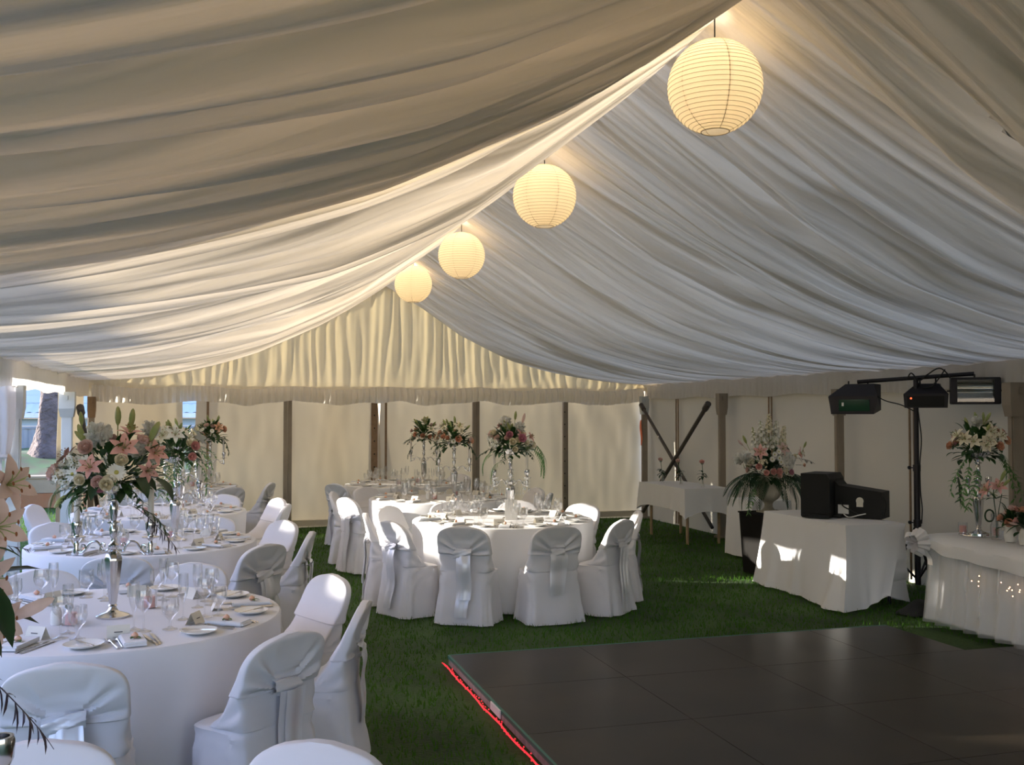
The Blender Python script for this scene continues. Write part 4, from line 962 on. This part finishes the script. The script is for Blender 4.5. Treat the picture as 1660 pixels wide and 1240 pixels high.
for k in 'ABDFEG':
    cx, cy = TB[k]; T = NAME[k]
    for q, (px, py) in enumerate([(-.13, -.20), (.20, .14)]):
        tag(put('tealight_glass', TL, None, (cx + px, cy + py, TZ)), 'small clear candle glass %s on the %s' % (('nearer us', 'farther from us')[q], T), 'glass')
        tag(put('pillar_candle', PC, None, (cx + px, cy + py, TZ + .004)), 'short pink candle inside the glass %s, %s' % (('nearer us', 'farther away')[q], T), 'candle')
    if k in 'ABF':
        tag(put('salt_shaker', SH, None, (cx - .20, cy - .17, TZ)), 'white china shaker left of the pink candle, ' + T, 'shaker')
        tag(put('pepper_pot', PS, None, (cx - .15, cy - .11, TZ)), 'glass pepper pot with steel lid behind the pink candle, ' + T, 'shaker')
for k, dx in (('C', .02),):
    t = thing('menu_card', 'large blazing white card standing before the crystal hung stand', 'card', (2.66, 9.06, TZ), -.2)
    g = G(); g.box((0, 0, .10), (.115, .004, .19), Matrix.Rotation(-.12, 3, 'X')); g.build('card_face', 'whitecard', t, smooth=False)
    g = G(); g.box((0, .03, .06), (.05, .003, .12), Matrix.Rotation(.4, 3, 'X')); g.build('easel_back', 'whitecard', t, smooth=False)
# ---------------------------------------------------------------- dance floor and rope light
t = thing('dance_floor', 'dark brown panelled dance floor on the lawn, red rope light along its edge', 'dance floor', (0, 0, 0))
cols = [1.6, 2.55, 3.5, 4.45, 5.15]
for j, (y0, y1) in enumerate([(6.08, 6.96), (5.15, 6.08), (4.2, 5.15), (3.25, 4.2), (2.3, 3.25), (1.35, 2.3)]):
    cc = cols if j == 0 else [1.6, 2.55, 3.5, 4.45, 5.40, 6.30]
    for a, b in zip(cc, cc[1:]):
        g = G(); g.box(((a + b) / 2, (y0 + y1) / 2, .030), (b - a - .004, y1 - y0 - .004, .060)); g.build('panel', 'board', t, smooth=False)
g = G(); g.box((1.592, 4.15, .052), (.016, 5.62, .020)); g.box((3.37, 6.968, .052), (3.56, .016, .018)); g.build('green_trim', 'edge', t, smooth=False)
g = G(); g.box((1.594, 4.15, .020), (.012, 5.60, .040)); g.build('pale_edge_strip', 'edgepale', t, smooth=False)
g = G(); g.box((1.580, 5.70, .036), (.008, .20, .046)); g.build('edge_label', 'whitecard', t, smooth=False)
t = thing('rope_light', 'glowing red rope light lying along the left edge of the dance floor', 'light', (0, 0, 0))
g = G(); random.seed(3); P = []
for i in range(80):
    y = 6.92 - 5.4 * i / 79; P.append((1.545 + 0.004 * math.sin(i * .7) + .005 * N3(i * .4, 0, 0), y, .016 + .006 * N3(i * .6, 1, 1)))
g.tube(P, .0052, 6); g.build('clear_tube', 'ropered', t)
g = G()
for i in range(150):
    f = i / 150; y = 6.90 - 5.3 * f; k = min(78, int(f * 79)); p = P[k]
    g.ell((p[0] + random.uniform(-.02, .012), y, .02 + random.uniform(0, .012)), (.0045, .008, .0045), 6, 4)
e = g.build('lamp_row', 'ropered', t); e['kind'] = 'stuff'
# ---------------------------------------------------------------- gift table with three single roses
def cloth_box(x0, x1, y0, y1, zt, zb, sd, amp=.02, corner=.10, hem=0.0):
    """cloth over a rectangular table: top, and a skirt that hangs in soft folds with dropped corners"""
    g = G(); n = 40; P = []
    for (a, b) in (((x0, y0), (x1, y0)), ((x1, y0), (x1, y1)), ((x1, y1), (x0, y1)), ((x0, y1), (x0, y0))):
        m = max(10, int(n * (abs(a[0] - b[0]) + abs(a[1] - b[1])) / 1.2))
        for i in range(m): f = i / m; P.append((a[0] + (b[0] - a[0]) * f, a[1] + (b[1] - a[1]) * f, min(f, 1 - f) * (abs(a[0] - b[0]) + abs(a[1] - b[1]))))
    N = len(P); V = []; F = []; cx, cy = (x0 + x1) / 2, (y0 + y1) / 2; rows = 14
    V2 = []
    for j in range(rows + 1):
        for i, (x, y, dc) in enumerate(P):
            f = j / rows; near = math.exp(-dc / .12); z = zt - (zt - zb + corner * near) * f
            z = max(z, .006 + .004 * (i % 3))
            nx, ny = x - cx, y - cy; L = math.hypot(nx, ny)
            if abs(nx) / (x1 - x0) > abs(ny) / (y1 - y0): ox, oy = math.copysign(1, nx), 0
            else: ox, oy = 0, math.copysign(1, ny)
            if near > .5: ox, oy = nx / L * 1.2, ny / L * 1.2
            d = f * (amp * (math.sin(i * .55 + 2 * N3(i * .11, sd, 0)) * .6 + 1.5 * N3(i * .16, sd, f)) + hem * f + .05 * near + .008)
            V2.append((x + ox * d, y + oy * d, z))
    for j in range(rows):
        for i in range(N): F.append((j * N + i, j * N + (i + 1) % N, (j + 1) * N + (i + 1) % N, (j + 1) * N + i))
    F.append(tuple(range(N))); g.add(V2, F); return g
t = thing('gift_table', 'white clothed trestle table with wooden legs in front of the crossed braces', 'table', (0, 0, 0))
cloth_box(5.93, 6.60, 12.15, 13.62, .745, .45, 2, .02, .10).build('tablecloth', 'linen', t)
g = G(); g.box((6.265, 12.885, .725), (.63, 1.43, .03)); g.build('tabletop', 'wood', t, smooth=False)
for x, y in ((6.04, 12.3), (6.50, 12.3), (6.04, 13.45), (6.50, 13.45)):
    g = G(); g.tube([(x, y, 0), (x, y, .72)], .020, 10); g.build('leg', 'wood', t)
def bud_vase(x, y, z, h, rose, label, lean=(0, 0)):
    t = thing('bud_vase', 'slim clear vase under the ' + label.split(' before')[0].split(' beside')[0], 'vase', (x, y, z))
    g = G(); g.shell([(.022, 0), (.024, .004), (.018, .03), (.014, h * .6), (.017, h), (.015, h), (.012, h * .6), (.015, .03), (.014, .008)], 16); g.build('glass_body', 'glass', t)
    r = thing('single_rose', label, 'flower', (x, y, z + .012)); top = (lean[0], lean[1], h + .13)
    g = G(); g.tube(bez([(0, 0, 0), (lean[0] * .2, lean[1] * .2, h * .6), top], 6), .003, 6); g.build('stem', 'leaf', r)
    o = put('bloom', FM[rose], r, top, sc=1.25); aim(o, (lean[0] - .3, -.5 + lean[1], 1))
    for k in range(12): o = put('leaf', FM['bigleaf'], r, (lean[0] * .5, lean[1] * .5, h * 1.05 - .008 * k), (random.uniform(-.2, .9), 0, k * 1.9), .55)
bud_vase(6.14, 13.28, .75, .17, 'rose_palepink', 'pale pink rose at the far end of the gift table', (-.03, 0))
bud_vase(6.22, 12.86, .75, .17, 'rose_palepink', 'pale pink rose in the middle of the gift table, before the braces crossing', (-.04, 0))
bud_vase(6.28, 12.32, .75, .18, 'rose_pink', 'pink rose at the near end of the gift table beside the palm fronds', (-.01, 0))
t = thing('side_table', 'small white clothed table behind the urn of palm fronds', 'table', (0, 0, 0))
cloth_box(6.10, 6.62, 10.72, 11.3, .70, .02, 6, .018, .0).build('tablecloth', 'linen', t)
# ---------------------------------------------------------------- plinth, urn and its bouquet
t = thing('plinth', 'black tapered plinth under the stone urn, left of the console table', 'plinth', (5.80, 9.84, 0))
g = G(); g.box((0, 0, .325), (.40, .40, .65), taper=1.15); g.build('body', 'plinth', t, smooth=False)
g = G(); g.box((0, 0, .655), (.48, .48, .015)); g.build('top_board', 'plinth', t, smooth=False)
t = thing('urn', 'carved pale stone urn on the black plinth', 'urn', (5.80, 9.84, .663))
g = G(); g.lathe([(.085, 0), (.085, .02), (.06, .035), (.045, .06), (.042, .09), (.055, .115), (.06, .12), (.10, .15), (.135, .20), (.145, .25), (.14, .30), (.142, .36), (.155, .39), (.150, .40), (.12, .40), (.12, .30)], 40, flute=(20, .03, .14, .27)); g.build('bowl', 'stone', t)
g = G(); g.box((0, 0, .008), (.19, .19, .016)); g.build('foot', 'stone', t, smooth=False)
pm = []
for k, (deg, tilt, s) in enumerate([(165, .25, 1.0), (190, .1, 1.1), (205, -.1, .95), (215, .3, 1.0), (-85, -.15, .9), (-62, .1, 1.0), (-40, .28, 1.1), (-22, .05, 1.1), (0, .3, 1.0), (178, -.25, .9), (-50, -.3, .9), (198, .35, 1.1), (222, -.2, .9), (-72, .25, 1.0), (-30, -.2, .95), (-10, .15, 1.1), (172, .05, 1.05), (-95, .05, .8), (230, .1, .8)]):
    a = R(deg); pm.append(('palm', (.08 * math.cos(a), .08 * math.sin(a), -.02), (tilt, 0, a - PI / 2), s * 1.08))
for k, (dx, dz, s) in enumerate([(-.17, .33, 1.1), (-.09, .40, 1.2), (.0, .45, 1.2), (.08, .40, 1.2), (.16, .34, 1.1), (-.04, .33, 1.1), (.05, .31, 1.1), (-.12, .28, 1.)]): pm.append((('spike', 'spike_green')[k in (2, 4)], (dx, -.02, dz), (dx * .8, 0, 1), s))
pm += [('lily_pink', (-.19, -.16, .27), (-.4, -1, .3), 1.3), ('lily_palepink', (.05, -.2, .30), (.1, -1, .4), 1.2), ('lily_pink', (.36, -.02, .24), (.8, -.6, .2), 1.3), ('rose_pink', (-.10, -.26, .07), (-.1, -1, 0), 1.2), ('rose_pink', (-.04, -.27, .07), (0, -1, 0), 1.3), ('rose_pink', (-.17, -.24, .06), (-.2, -1, 0), 1.1),
       ('rose_pink', (-.23, -.2, .12), (-.5, -1, .1), 1.2), ('puff', (.12, -.22, .20), (.1, -1, .2), 1.4), ('puff', (.10, -.24, .13), (.1, -1, 0), 1.1), ('puff', (-.34, -.1, .22), (-.8, -.6, .2), 1.3), ('puff', (-.38, -.05, .20), (-.8, -.6, .2), 1.2), ('daisy', (-.07, -.25, .25), (0, -1, .2), 1.1), ('daisy', (-.02, -.26, .21), (0, -1, .1), 1.1), ('daisy', (-.10, -.25, .20), (0, -1, .1), 1.1), ('daisy', (-.02, -.25, .28), (0, -1, .2), 1.0), ('daisy', (.0, -.26, .17), (0, -1, .0), 1.1),
       ('bud', (-.26, 0, .36), (-.5, 0, 1), 1.2), ('bud_pink', (-.33, -.05, .34), (-.7, 0, .7), 1.0), ('bud', (-.17, 0, .44), (-.2, 0, 1), 1.2), ('bud', (.42, -.03, .31), (.5, 0, 1), .9), ('twigs', (.28, -.05, .2), (.0, 0, -1.6), .9), ('bigleaf', (.08, -.15, .32), (.1, .1, -1.2), .9), ('spray_light', (.26, -.12, -.05), (-.5, 0, -1.9), 1.2), ('spray_light', (-.26, -.14, -.08), (-.5, 0, 2.4), 1.2), ('rose_peach', (.42, -.02, .12), (1, -.5, 0), .8), ('rose_cream', (.2, -.18, .22), (.5, -1, .2), 1.0), ('rose_lilac', (.11, -.26, .06), (.2, -1, 0), 1.1)]
arrangement('huge urn bouquet of palm fronds, pink lilies and white spikes on the plinth', (5.80, 9.84, 1.05), .26, .34, RG(('daisy', 6, 1, .1, .8), ('blossom_white', 5, 1, .1, .8), ('blossom_cream', 4, 1, .3, 1.), ('rose_palepink', 4, 1.1, 0, .6), ('bigleaf', 6, 1., -.1, .3), ('leaf', 8, 1.2, 0, .6)), 41, pm, fol=150, folc='leafdark')
# ---------------------------------------------------------------- console table
t = thing('console_table', 'white clothed table carrying the black console, cloth trailing onto the lawn', 'table', (0, 0, 0))
g = cloth_box(5.40, 6.03, 7.86, 9.25, .745, .012, 9, .030, .0, .06)
V = g.v
for i, (x, y, z) in enumerate(V):
    f = (.745 - z) / .74
    if y < 7.86: # near end: the cloth swings in and its hem rises to the right
        r = max(0, (x - 5.55) / .48)
        V[i] = (x - .30 * f * r, y, max(z, .012 + .10 * r))
    if x < 5.46: V[i] = (V[i][0] - .10 * f * f * math.exp(-((y - 7.9) / .35) ** 2), V[i][1] - .05 * f * math.exp(-((y - 7.9) / .3) ** 2), V[i][2])
g.build('tablecloth', 'linen', t)
for x in (5.52, 5.95):
    for y in (8.0, 9.1):
        g = G(); g.tube([(x, y, 0), (x, y, .72)], .016, 8); g.build('leg', 'blackmetal', t)
t = thing('sound_console', 'black sound console case with open back and hanging cables on the white table', 'console', (5.79, 8.50, .752), R(-52))
# local x along the table (towards the viewer's right), y to the back
g = G(); g.poly([(-.32, -.20, 0), (-.04, -.20, 0), (-.04, -.20, .36), (-.07, -.20, .41), (-.32, -.20, .41)], (0, .42, 0)); g.build('tall_case', 'black', t, smooth=False)
g = G(); g.poly([(-.035, -.06, .0), (.40, -.06, 0), (.40, -.06, .25), (-.0, -.06, .30), (-.035, -.06, .34)], (0, .26, 0))
g.box((.0, -.10, .012), (.09, .12, .024)); g.build('low_case', 'black', t, smooth=False)
g = G(); g.box((.045, -.066, .075), (.10, .006, .085)); g.build('white_notice', 'whitecard', t, smooth=False)
g = G(); g.lathe([(.035, 0), (.035, .006), (.02, .008)], 20); g.xf(Matrix.Translation((.20, -.062, .16)) @ Matrix.Rotation(PI / 2, 4, 'X')); g.box((.20, -.066, .13), (.06, .008, .05)); g.build('socket_plate', 'card', t, smooth=False)
g = G(); g.tube(bez([(.06, -.10, .03), (.12, -.13, .008), (.20, -.10, .03), (.26, -.08, .045)], 6), .005, 6); g.build('white_cable', 'whitecard', t)
g = G(); g.tube(bez([(.02, -.07, .17), (.06, -.12, .11), (.14, -.11, .07), (.22, -.07, .02)], 6), .006, 6); g.tube(bez([(.40, .0, .2), (.425, .0, .13), (.41, -.02, .02)], 6), .005, 6); g.build('black_cable', 'rubber', t)
g = G(); g.box((-.14, -.265, .018), (.26, .10, .030)); g.build('base_lip', 'black', t, smooth=False)
# ---------------------------------------------------------------- lighting stand
LX, LY = 6.42, 8.20
t = thing('lighting_stand', 'black T shaped lighting stand behind the console table', 'light stand', (LX, LY, 0))
g = G(); g.tube([(0, 0, .12), (0, 0, 1.25)], .028, 12); g.build('lower_pole', 'blackmetal', t)
g = G(); g.tube([(0, 0, 1.2), (0, 0, 2.07)], .023, 12); g.build('upper_pole', 'blackmetal', t)
B0, B1 = Vector((-.36, .40, 2.045)), Vector((.34, -.38, 2.105))
BD = (B1 - B0).normalized()
g = G(); g.tube([B0, B1], .020, 10); g.build('cross_bar', 'blackmetal', t)
for z in (1.22, .70, 1.90):
    g = G(); g.tube([(0, 0, z - .03), (0, 0, z + .03)], .036, 12); g.tube([(0, 0, z), (-.03, .06, z)], .006, 6); g.ell((-.03, .07, z), (.018, .018, .018), 8, 6); g.build('clamp_collar', 'blackmetal', t)
for k in range(3):
    a = k * 2 * PI / 3 + .45; c, s = math.cos(a), math.sin(a)
    g = G(); g.tube([(0, 0, .70), (.30 * c, .30 * s, .02)], .014, 8); g.tube([(0, 0, .16), (.16 * c, .16 * s, .33)], .010, 6); g.build('leg', 'blackmetal', t)
W = lambda s, z, q=-.03: (BD.x * s + q * .6, BD.y * s + q * .8, z)
g = G(); g.tube(bez([W(-.08, 2.06), W(-.04, 2.12), W(.03, 2.05), W(.10, 2.10), W(.20, 2.16), W(.27, 2.12), W(.34, 2.0)], 8), .007, 6); g.tube(bez([W(.06, 1.98), W(.14, 1.99), W(.20, 2.06), W(.26, 2.15)], 8), .006, 6)
g.tube(bez([W(-.40, 1.93), W(-.28, 1.86), W(-.14, 1.82), W(-.02, 1.76)], 8), .006, 6)
g.tube(bez([(0, -.03, 1.75), (.0, -.07, 1.5), (0, -.045, 1.25), (0, -.05, 1.0), (0, -.07, .85), (0, -.06, .7)], 8), .006, 6); g.build('cable', 'rubber', t)
def lamp_box(name, label, P, heading, kind):
    """local -y faces the room"""
    t = thing(name, label, 'stage light', P, heading)
    if kind == 'derby':
        g = G(); g.poly([(-.21, -.14, -.13), (.21, -.14, -.13), (.24, -.14, .03), (-.24, -.14, .03)], (0, .02, 0))
        V = [(-.22, -.12, -.14), (.20, -.12, -.14), (.235, -.12, .035), (-.245, -.12, .035), (-.13, .16, -.10), (.17, .16, -.10), (.17, .16, .15), (-.12, .16, .15), (-.12, .0, .155), (.16, .0, .155)]
        g.add(V, [(0, 1, 2, 3), (0, 4, 5, 1), (1, 5, 6, 9, 2), (0, 3, 8, 7, 4), (4, 7, 6, 5), (8, 9, 6, 7), (3, 2, 9, 8)]); g.build('housing', 'blackmetal', t, smooth=False)
        g = G(); g.box((.02, -.143, -.055), (.30, .008, .11)); g.build('lens_window', 'lens', t, smooth=False)
        g = G(); g.box((-.09, -.149, -.045), (.02, .006, .035)); g.build('pilot_mark', 'whitecard', t, smooth=False)
    elif kind == 'small':
        g = G(); V = [(-.19, -.10, -.11), (.19, -.10, -.11), (.20, -.10, .02), (-.20, -.10, .02), (-.13, .14, -.09), (.13, .14, -.09), (.10, .14, .12), (-.10, .14, .12), (-.10, 0, .12), (.10, 0, .12)]
        g.add(V, [(0, 1, 2, 3), (0, 4, 5, 1), (1, 5, 6, 9, 2), (0, 3, 8, 7, 4), (4, 7, 6, 5), (8, 9, 6, 7), (3, 2, 9, 8)]); g.build('housing', 'blackmetal', t, smooth=False)
        g = G(); g.box((0, -.103, -.05), (.33, .006, .10)); g.build('lens_window', 'black', t, smooth=False)
        g = G(); g.ell((-.13, -.108, -.02), (.010, .005, .010), 8, 6); g.build('pilot_lamp', 'redled', t)
    else:
        g = G(); x, z = .205, .118
        for c, d in (((0, 0, z), (2 * x, .17, .012)), ((0, 0, -z), (2 * x, .17, .012)), ((x, 0, 0), (.012, .17, 2 * z)), ((-x, 0, 0), (.012, .17, 2 * z)), ((0, .08, 0), (2 * x, .012, 2 * z))): g.box(c, d)
        for c, d in (((.18, -.08, 0), (.05, .012, 2 * z)), ((-.18, -.08, 0), (.05, .012, 2 * z)), ((0, -.08, z - .008), (2 * x, .012, .016)), ((0, -.08, -z + .008), (2 * x, .012, .016))): g.box(c, d)
        g.build('housing', 'blackmetal', t, smooth=False)
        g = G(); g.grid(lambda i, j: (-.155 + .31 * i, -.02 - .045 * (2 * j - 1) ** 2 + .004 * math.sin(j * 19), -.105 + .21 * j), 4, 20); g.build('reflector', 'flood', t)
        g = G(); g.box((0, -.079, 0), (.31, .003, .205)); g.build('front_glass', 'glass', t, smooth=False)
        g = G(); g.tube([(.21, 0, .0), (.235, 0, 0), (.245, -.01, -.05)], .008, 6); g.build('tilt_knob', 'blackmetal', t)
        g = G(); g.tube([(-.21, 0, 0), (-.24, 0, 0)], .008, 6); g.build('tilt_knob', 'blackmetal', t)
    return t
def hanger(t, xs, h):
    for x in xs:
        g = G(); g.tube([(x, .03, .10), (x, .03, h)], .008, 8); g.ell((x, .0, h - .07), (.018, .018, .022), 8, 6); g.build('clamp', 'blackmetal', t)
a = lamp_box('stage_light', 'black angular stage light at the left end of the bar', (LX - .375, LY + .38, 1.87), R(-56), 'derby'); hanger(a, (-.10, .09), .185)
a = lamp_box('stage_light', 'small black stage light tucked behind the stand pole', (LX + .09, LY - .05, 1.90), R(-47), 'small'); hanger(a, (-.07, .07), .18)
a = lamp_box('flood_light', 'rectangular flood light with bright reflector at the right end of the bar', (LX + .33, LY - .40, 1.945), R(-36), 'flood'); hanger(a, (.0,), .155)
# cables, crate and dark cloth at the foot of the stand
t = thing('equipment_crate', 'black equipment crate on the lawn behind the console table end', 'crate', (6.36, 7.50, 0), .2)
g = G(); g.box((0, 0, .16), (.36, .30, .30)); g.build('crate_body', 'black', t, smooth=False)
g = G(); g.box((0, 0, .315), (.38, .32, .02)); g.build('lid', 'black', t, smooth=False)
t = thing('cable_coil', 'coil of pale yellow cable on the black equipment crate', 'cable', (6.36, 7.50, .326), .2)
g = G()
for k in range(5): g.tube([(0.13 * math.cos(a * PI / 12) * (1 - .05 * k), .11 * math.sin(a * PI / 12) * (1 - .04 * k), .012 + .018 * k + .004 * math.sin(a)) for a in range(25)], .009, 6)
g.build('loops', 'card', t)
t = thing('dark_cover', 'dark folded cover lying by the trailing end of the console cloth', 'cover', (5.92, 7.56, 0), .3)
g = G(); g.grid(lambda i, j: (-.2 + .42 * i, -.12 + .24 * j, .004 + .10 * math.sin(PI * i) ** .7 * math.sin(PI * j) ** .7 * (1 + .4 * N3(i * 4, j * 3, 1))), 16, 12); g.build('folds', 'rubber', t)
# ---------------------------------------------------------------- head table
t = thing('head_table', 'long head table with white cloth and sheer gathered skirt at the right', 'table', (0, 0, 0))
HX, HY = 5.66, 7.06
g = G(); g.box((HX + .36, HY - 2.2, .715), (.70, 4.3, .03)); g.build('tabletop', 'wood', t, smooth=False)
g = G()
def top(i, j):
    y = HY - 4.4 * i; f = j
    if f < .6: x = HX + .72 * (1 - f / .6) + .0; z = .757
    else:
        q = (f - .6) / .4; x = HX - .012 - .085 * min(1, q * 2.5) - .014 * q * math.sin(y * 17 + 2 * N3(y, 0, 0)); z = .757 - .165 * q * (1 - .1 * math.sin(y * 3)) + (.07 * math.exp(-((HY - y) / .16) ** 2)) * q
    return (x, y, z)
g.grid(top, 150, 16); g.build('top_cloth', 'linen', t)
g = G()
def skirt(i, j, off=0., fl=1., zb=.07, ph=0.):
    s = i * 5.1; z = .722 - (.722 - zb) * j
    q = .022 * math.sin(s * 36 + 3 * N3(s, 0, ph)) * (.4 + .6 * j) * fl + .02 * N3(s * 5, j, ph) + off + .05 * j * fl
    if s < .70: return (HX + .70 - s, HY + .0 + q, z)
    return (HX - q, HY - (s - .70), z)
g.grid(skirt, 420, 12); g.build('under_skirt', 'linen', t)
g = G(); g.grid(lambda i, j: skirt(i, j, .035, 1.5, .062, 4.), 420, 14); g.build('sheer_skirt', 'tulle', t)
fl = G(); random.seed(12)
for k in range(46): fl.ell((HX - .10 - .02 * random.random(), HY - .55 - 1.6 * random.random() ** .9, .42 + .12 * random.random()), (.0040, .0040, .0040), 6, 4)
e = fl.build('fairy_lights', 'fairy', t); e['kind'] = 'stuff'
t = thing('corner_bow', 'big white ribbon bow on the corner of the head table', 'bow', (HX - .065, HY + .02, .70))
for k in range(15):
    a = k * 2.39996; dp = .15 + .8 * ((k * .618) % 1); g = G()
    def lp(i, j, a=a, k=k, dp=dp):
        th = 2 * PI * i; L = .062 * (1 - math.cos(th)) * (.8 + .35 * ((k * .37) % 1)); wv = .030 * math.sin(th)
        d = Vector((-dp, math.cos(a) * .8, math.sin(a) * .8)).normalized(); n = d.cross(Vector((1, .2, .1))).normalized(); b = d.cross(n)
        return d * L + n * wv + b * (.062 * (j - .5)) * (.5 + L * 9)
    g.grid(lp, 14, 3); g.build('loop', 'cover', t, fix=False)
g = G(); g.ell((-.02, 0, 0), (.03, .03, .03), 10, 8, 0, None, .2, 1); g.build('knot', 'cover', t)
g = G(); g.grid(lambda i, j: (-.03 - .01 * math.sin(j * 7), -.03 - .10 * j + .06 * (i - .5), -.02 - .16 * j), 4, 12); g.build('tail', 'satin', t)
HZ = .760
tag(put('mirror_plate', MP, None, (5.93, 6.83, HZ)), 'round mirror plate under the silver stand on the head table', 'mirror')
HZ2 = HZ + .0085
t = candle_stand(5.93, 6.83, HZ2, VY - .5, 'silver candle stand with empty cups on the head table', 'the head table stand', arms=(0, PI / 2, PI, -PI / 2), candles=False, cscale=.42)
arrangement('tall bouquet of cream lilies with trailing greenery over the head table', (5.93, 6.83, HZ2 + .66), .20, .27, RG(('lily_cream', 5, 1., .2, 1.3), ('rose_peach', 8, 1.1, -.1, .7), ('rose_lilac', 3, 1, 0, .6), ('rose_palepink', 4, 1, .2, 1), ('puff', 1, 1, 1, 1.3), ('bud', 5, 1, .6, 1.4), ('leaf', 6, 1, 0, .6), ('narrowleaf', 6, 1, .2, 1)), 51,
            [('spray_light', (-.12, -.05, -.02), (-.5, 0, 1.5), 1.3), ('spray_light', (-.14, -.08, -.06), (-.8, 0, 1.8), 1.4), ('spray_light', (-.1, -.1, -.1), (-.5, 0, 2.2), 1.4), ('spray', (-.12, 0, -.1), (-.9, 0, 1.5), 1.5), ('spray_light', (.14, -.08, -.02), (-.4, 0, -1.5), 1.3), ('spray_light', (.14, -.1, -.05), (-.7, 0, -1.7), 1.3), ('spray_light', (.1, -.12, -.06), (-.5, 0, -2.0), 1.3), ('fern', (.14, -.05, .0), (-.4, 0, -1.3), .9), ('lily_cream', (-.02, -.16, .16), (-.1, -1, .4), 1.2), ('lily_cream', (-.05, -.18, .10), (-.3, -1, .1), 1.0), ('lily_cream', (.05, -.18, .13), (.3, -1, .3), 1.1), ('spray', (-.1, -.04, .08), (.2, 0, 1.5), .9), ('rose_peach', (.02, -.2, .05), (.1, -1, .1), 1.3), ('rose_peach', (.15, -.13, .09), (.5, -1, .2), 1.3)])
for k, (dx, dy, lab) in enumerate([(-.06, .11, 'left of'), (.075, -.095, 'right of')]):
    tag(put('tealight_glass', TL, None, (5.93 + dx, 6.83 + dy, HZ2)), 'clear candle glass %s the silver stand on the head table' % lab, 'glass')
    tag(put('pillar_candle', PC, None, (5.93 + dx, 6.83 + dy, HZ2 + .004)), 'short pink candle in the glass %s the stand on the head table' % lab, 'candle')
def cyl_vase(x, y, label):
    t = thing('glass_vase', label, 'vase', (x, y, HZ))
    g = G(); g.shell([(.0, .004), (.036, .0), (.038, .006), (.038, .20), (.0355, .20), (.0355, .012), (.0, .012)], 24); g.build('glass_body', 'glass', t); return t
cyl_vase(5.86, 6.56, 'straight clear glass vase holding the pink lily on the head table')
t = thing('lily_stem', 'pink lily spray with curled leaf in the straight glass vase', 'flowers', (5.86, 6.56, HZ + .014))
g = G(); g.tube(bez([(0, 0, 0), (.0, .0, .15), (-.01, .01, .30), (-.02, .0, .40)], 6), .004, 6); g.tube(bez([(.01, 0, 0), (.012, -.01, .18), (.03, -.03, .34)], 6), .003, 6); g.build('stem', 'leafdark', t)
o = put('lily', FM['lily_pink'], t, (-.045, .03, .36), sc=1.25); aim(o, (-.8, .2, .45))
o = put('lily', FM['lily_pink'], t, (-.0, -.02, .39), sc=1.1); aim(o, (-.3, -.8, .7))
o = put('lily_bud', FM['bud'], t, (.02, -.03, .44), sc=1.1); aim(o, (.35, -.2, 1))
o = put('lily_bud', FM['bud'], t, (.03, -.04, .40), sc=.9); aim(o, (.6, -.4, .8))
g = G(); g.tube([(-.045 + .042 * math.cos(a * PI / 12), .02, .17 + .045 * math.sin(a * PI / 12)) for a in range(-4, 25)], [.004] + [.007] * 27 + [.003], 6); g.build('curled_leaf', 'leafdark', t)
for k in range(5): put('leaf', FM['narrowleaf'], t, (0, 0, .30), (.2 + .1 * k, 0, k * 1.4 + .4), 1.0)
def white_vase(x, y, lab, kinds, sd):
    t = thing('white_vase', 'small rounded white vase ' + lab, 'vase', (x, y, HZ)); g = G()
    g.lathe([(.030, 0), (.040, .008), (.047, .05), (.045, .085), (.035, .115), (.030, .125), (.026, .125), (.030, .11), (.0, .09)], 24); g.build('body', 'vasewhite', t)
    arrangement('posy of pink blooms in the small white vase ' + lab, (x, y, HZ + .125), .066, .14, [(k, n, s, .2, 1.3) for k, n, s in kinds], sd, fol=34, folc='leafdark', name='posy')
white_vase(5.83, 6.38, 'next to the straight glass vase', [('rose_palepink', 3, 1.1), ('rose_pink', 2, 1.1), ('leaf', 4, .8), ('rose_peach', 2, 1.2)], 61)
white_vase(5.80, 6.20, 'second from the straight glass vase', [('lily_palepink', 2, .9), ('rose_peach', 2, 1.2), ('rose_pink', 2, 1.1), ('narrowleaf', 4, .9), ('bud_pink', 2, .8)], 64)
white_vase(5.77, 6.00, 'at the right picture edge', [('rose_palepink', 4, 1.2), ('daisy', 3, 1), ('bud', 2, .8), ('leaf', 4, .9)], 67)
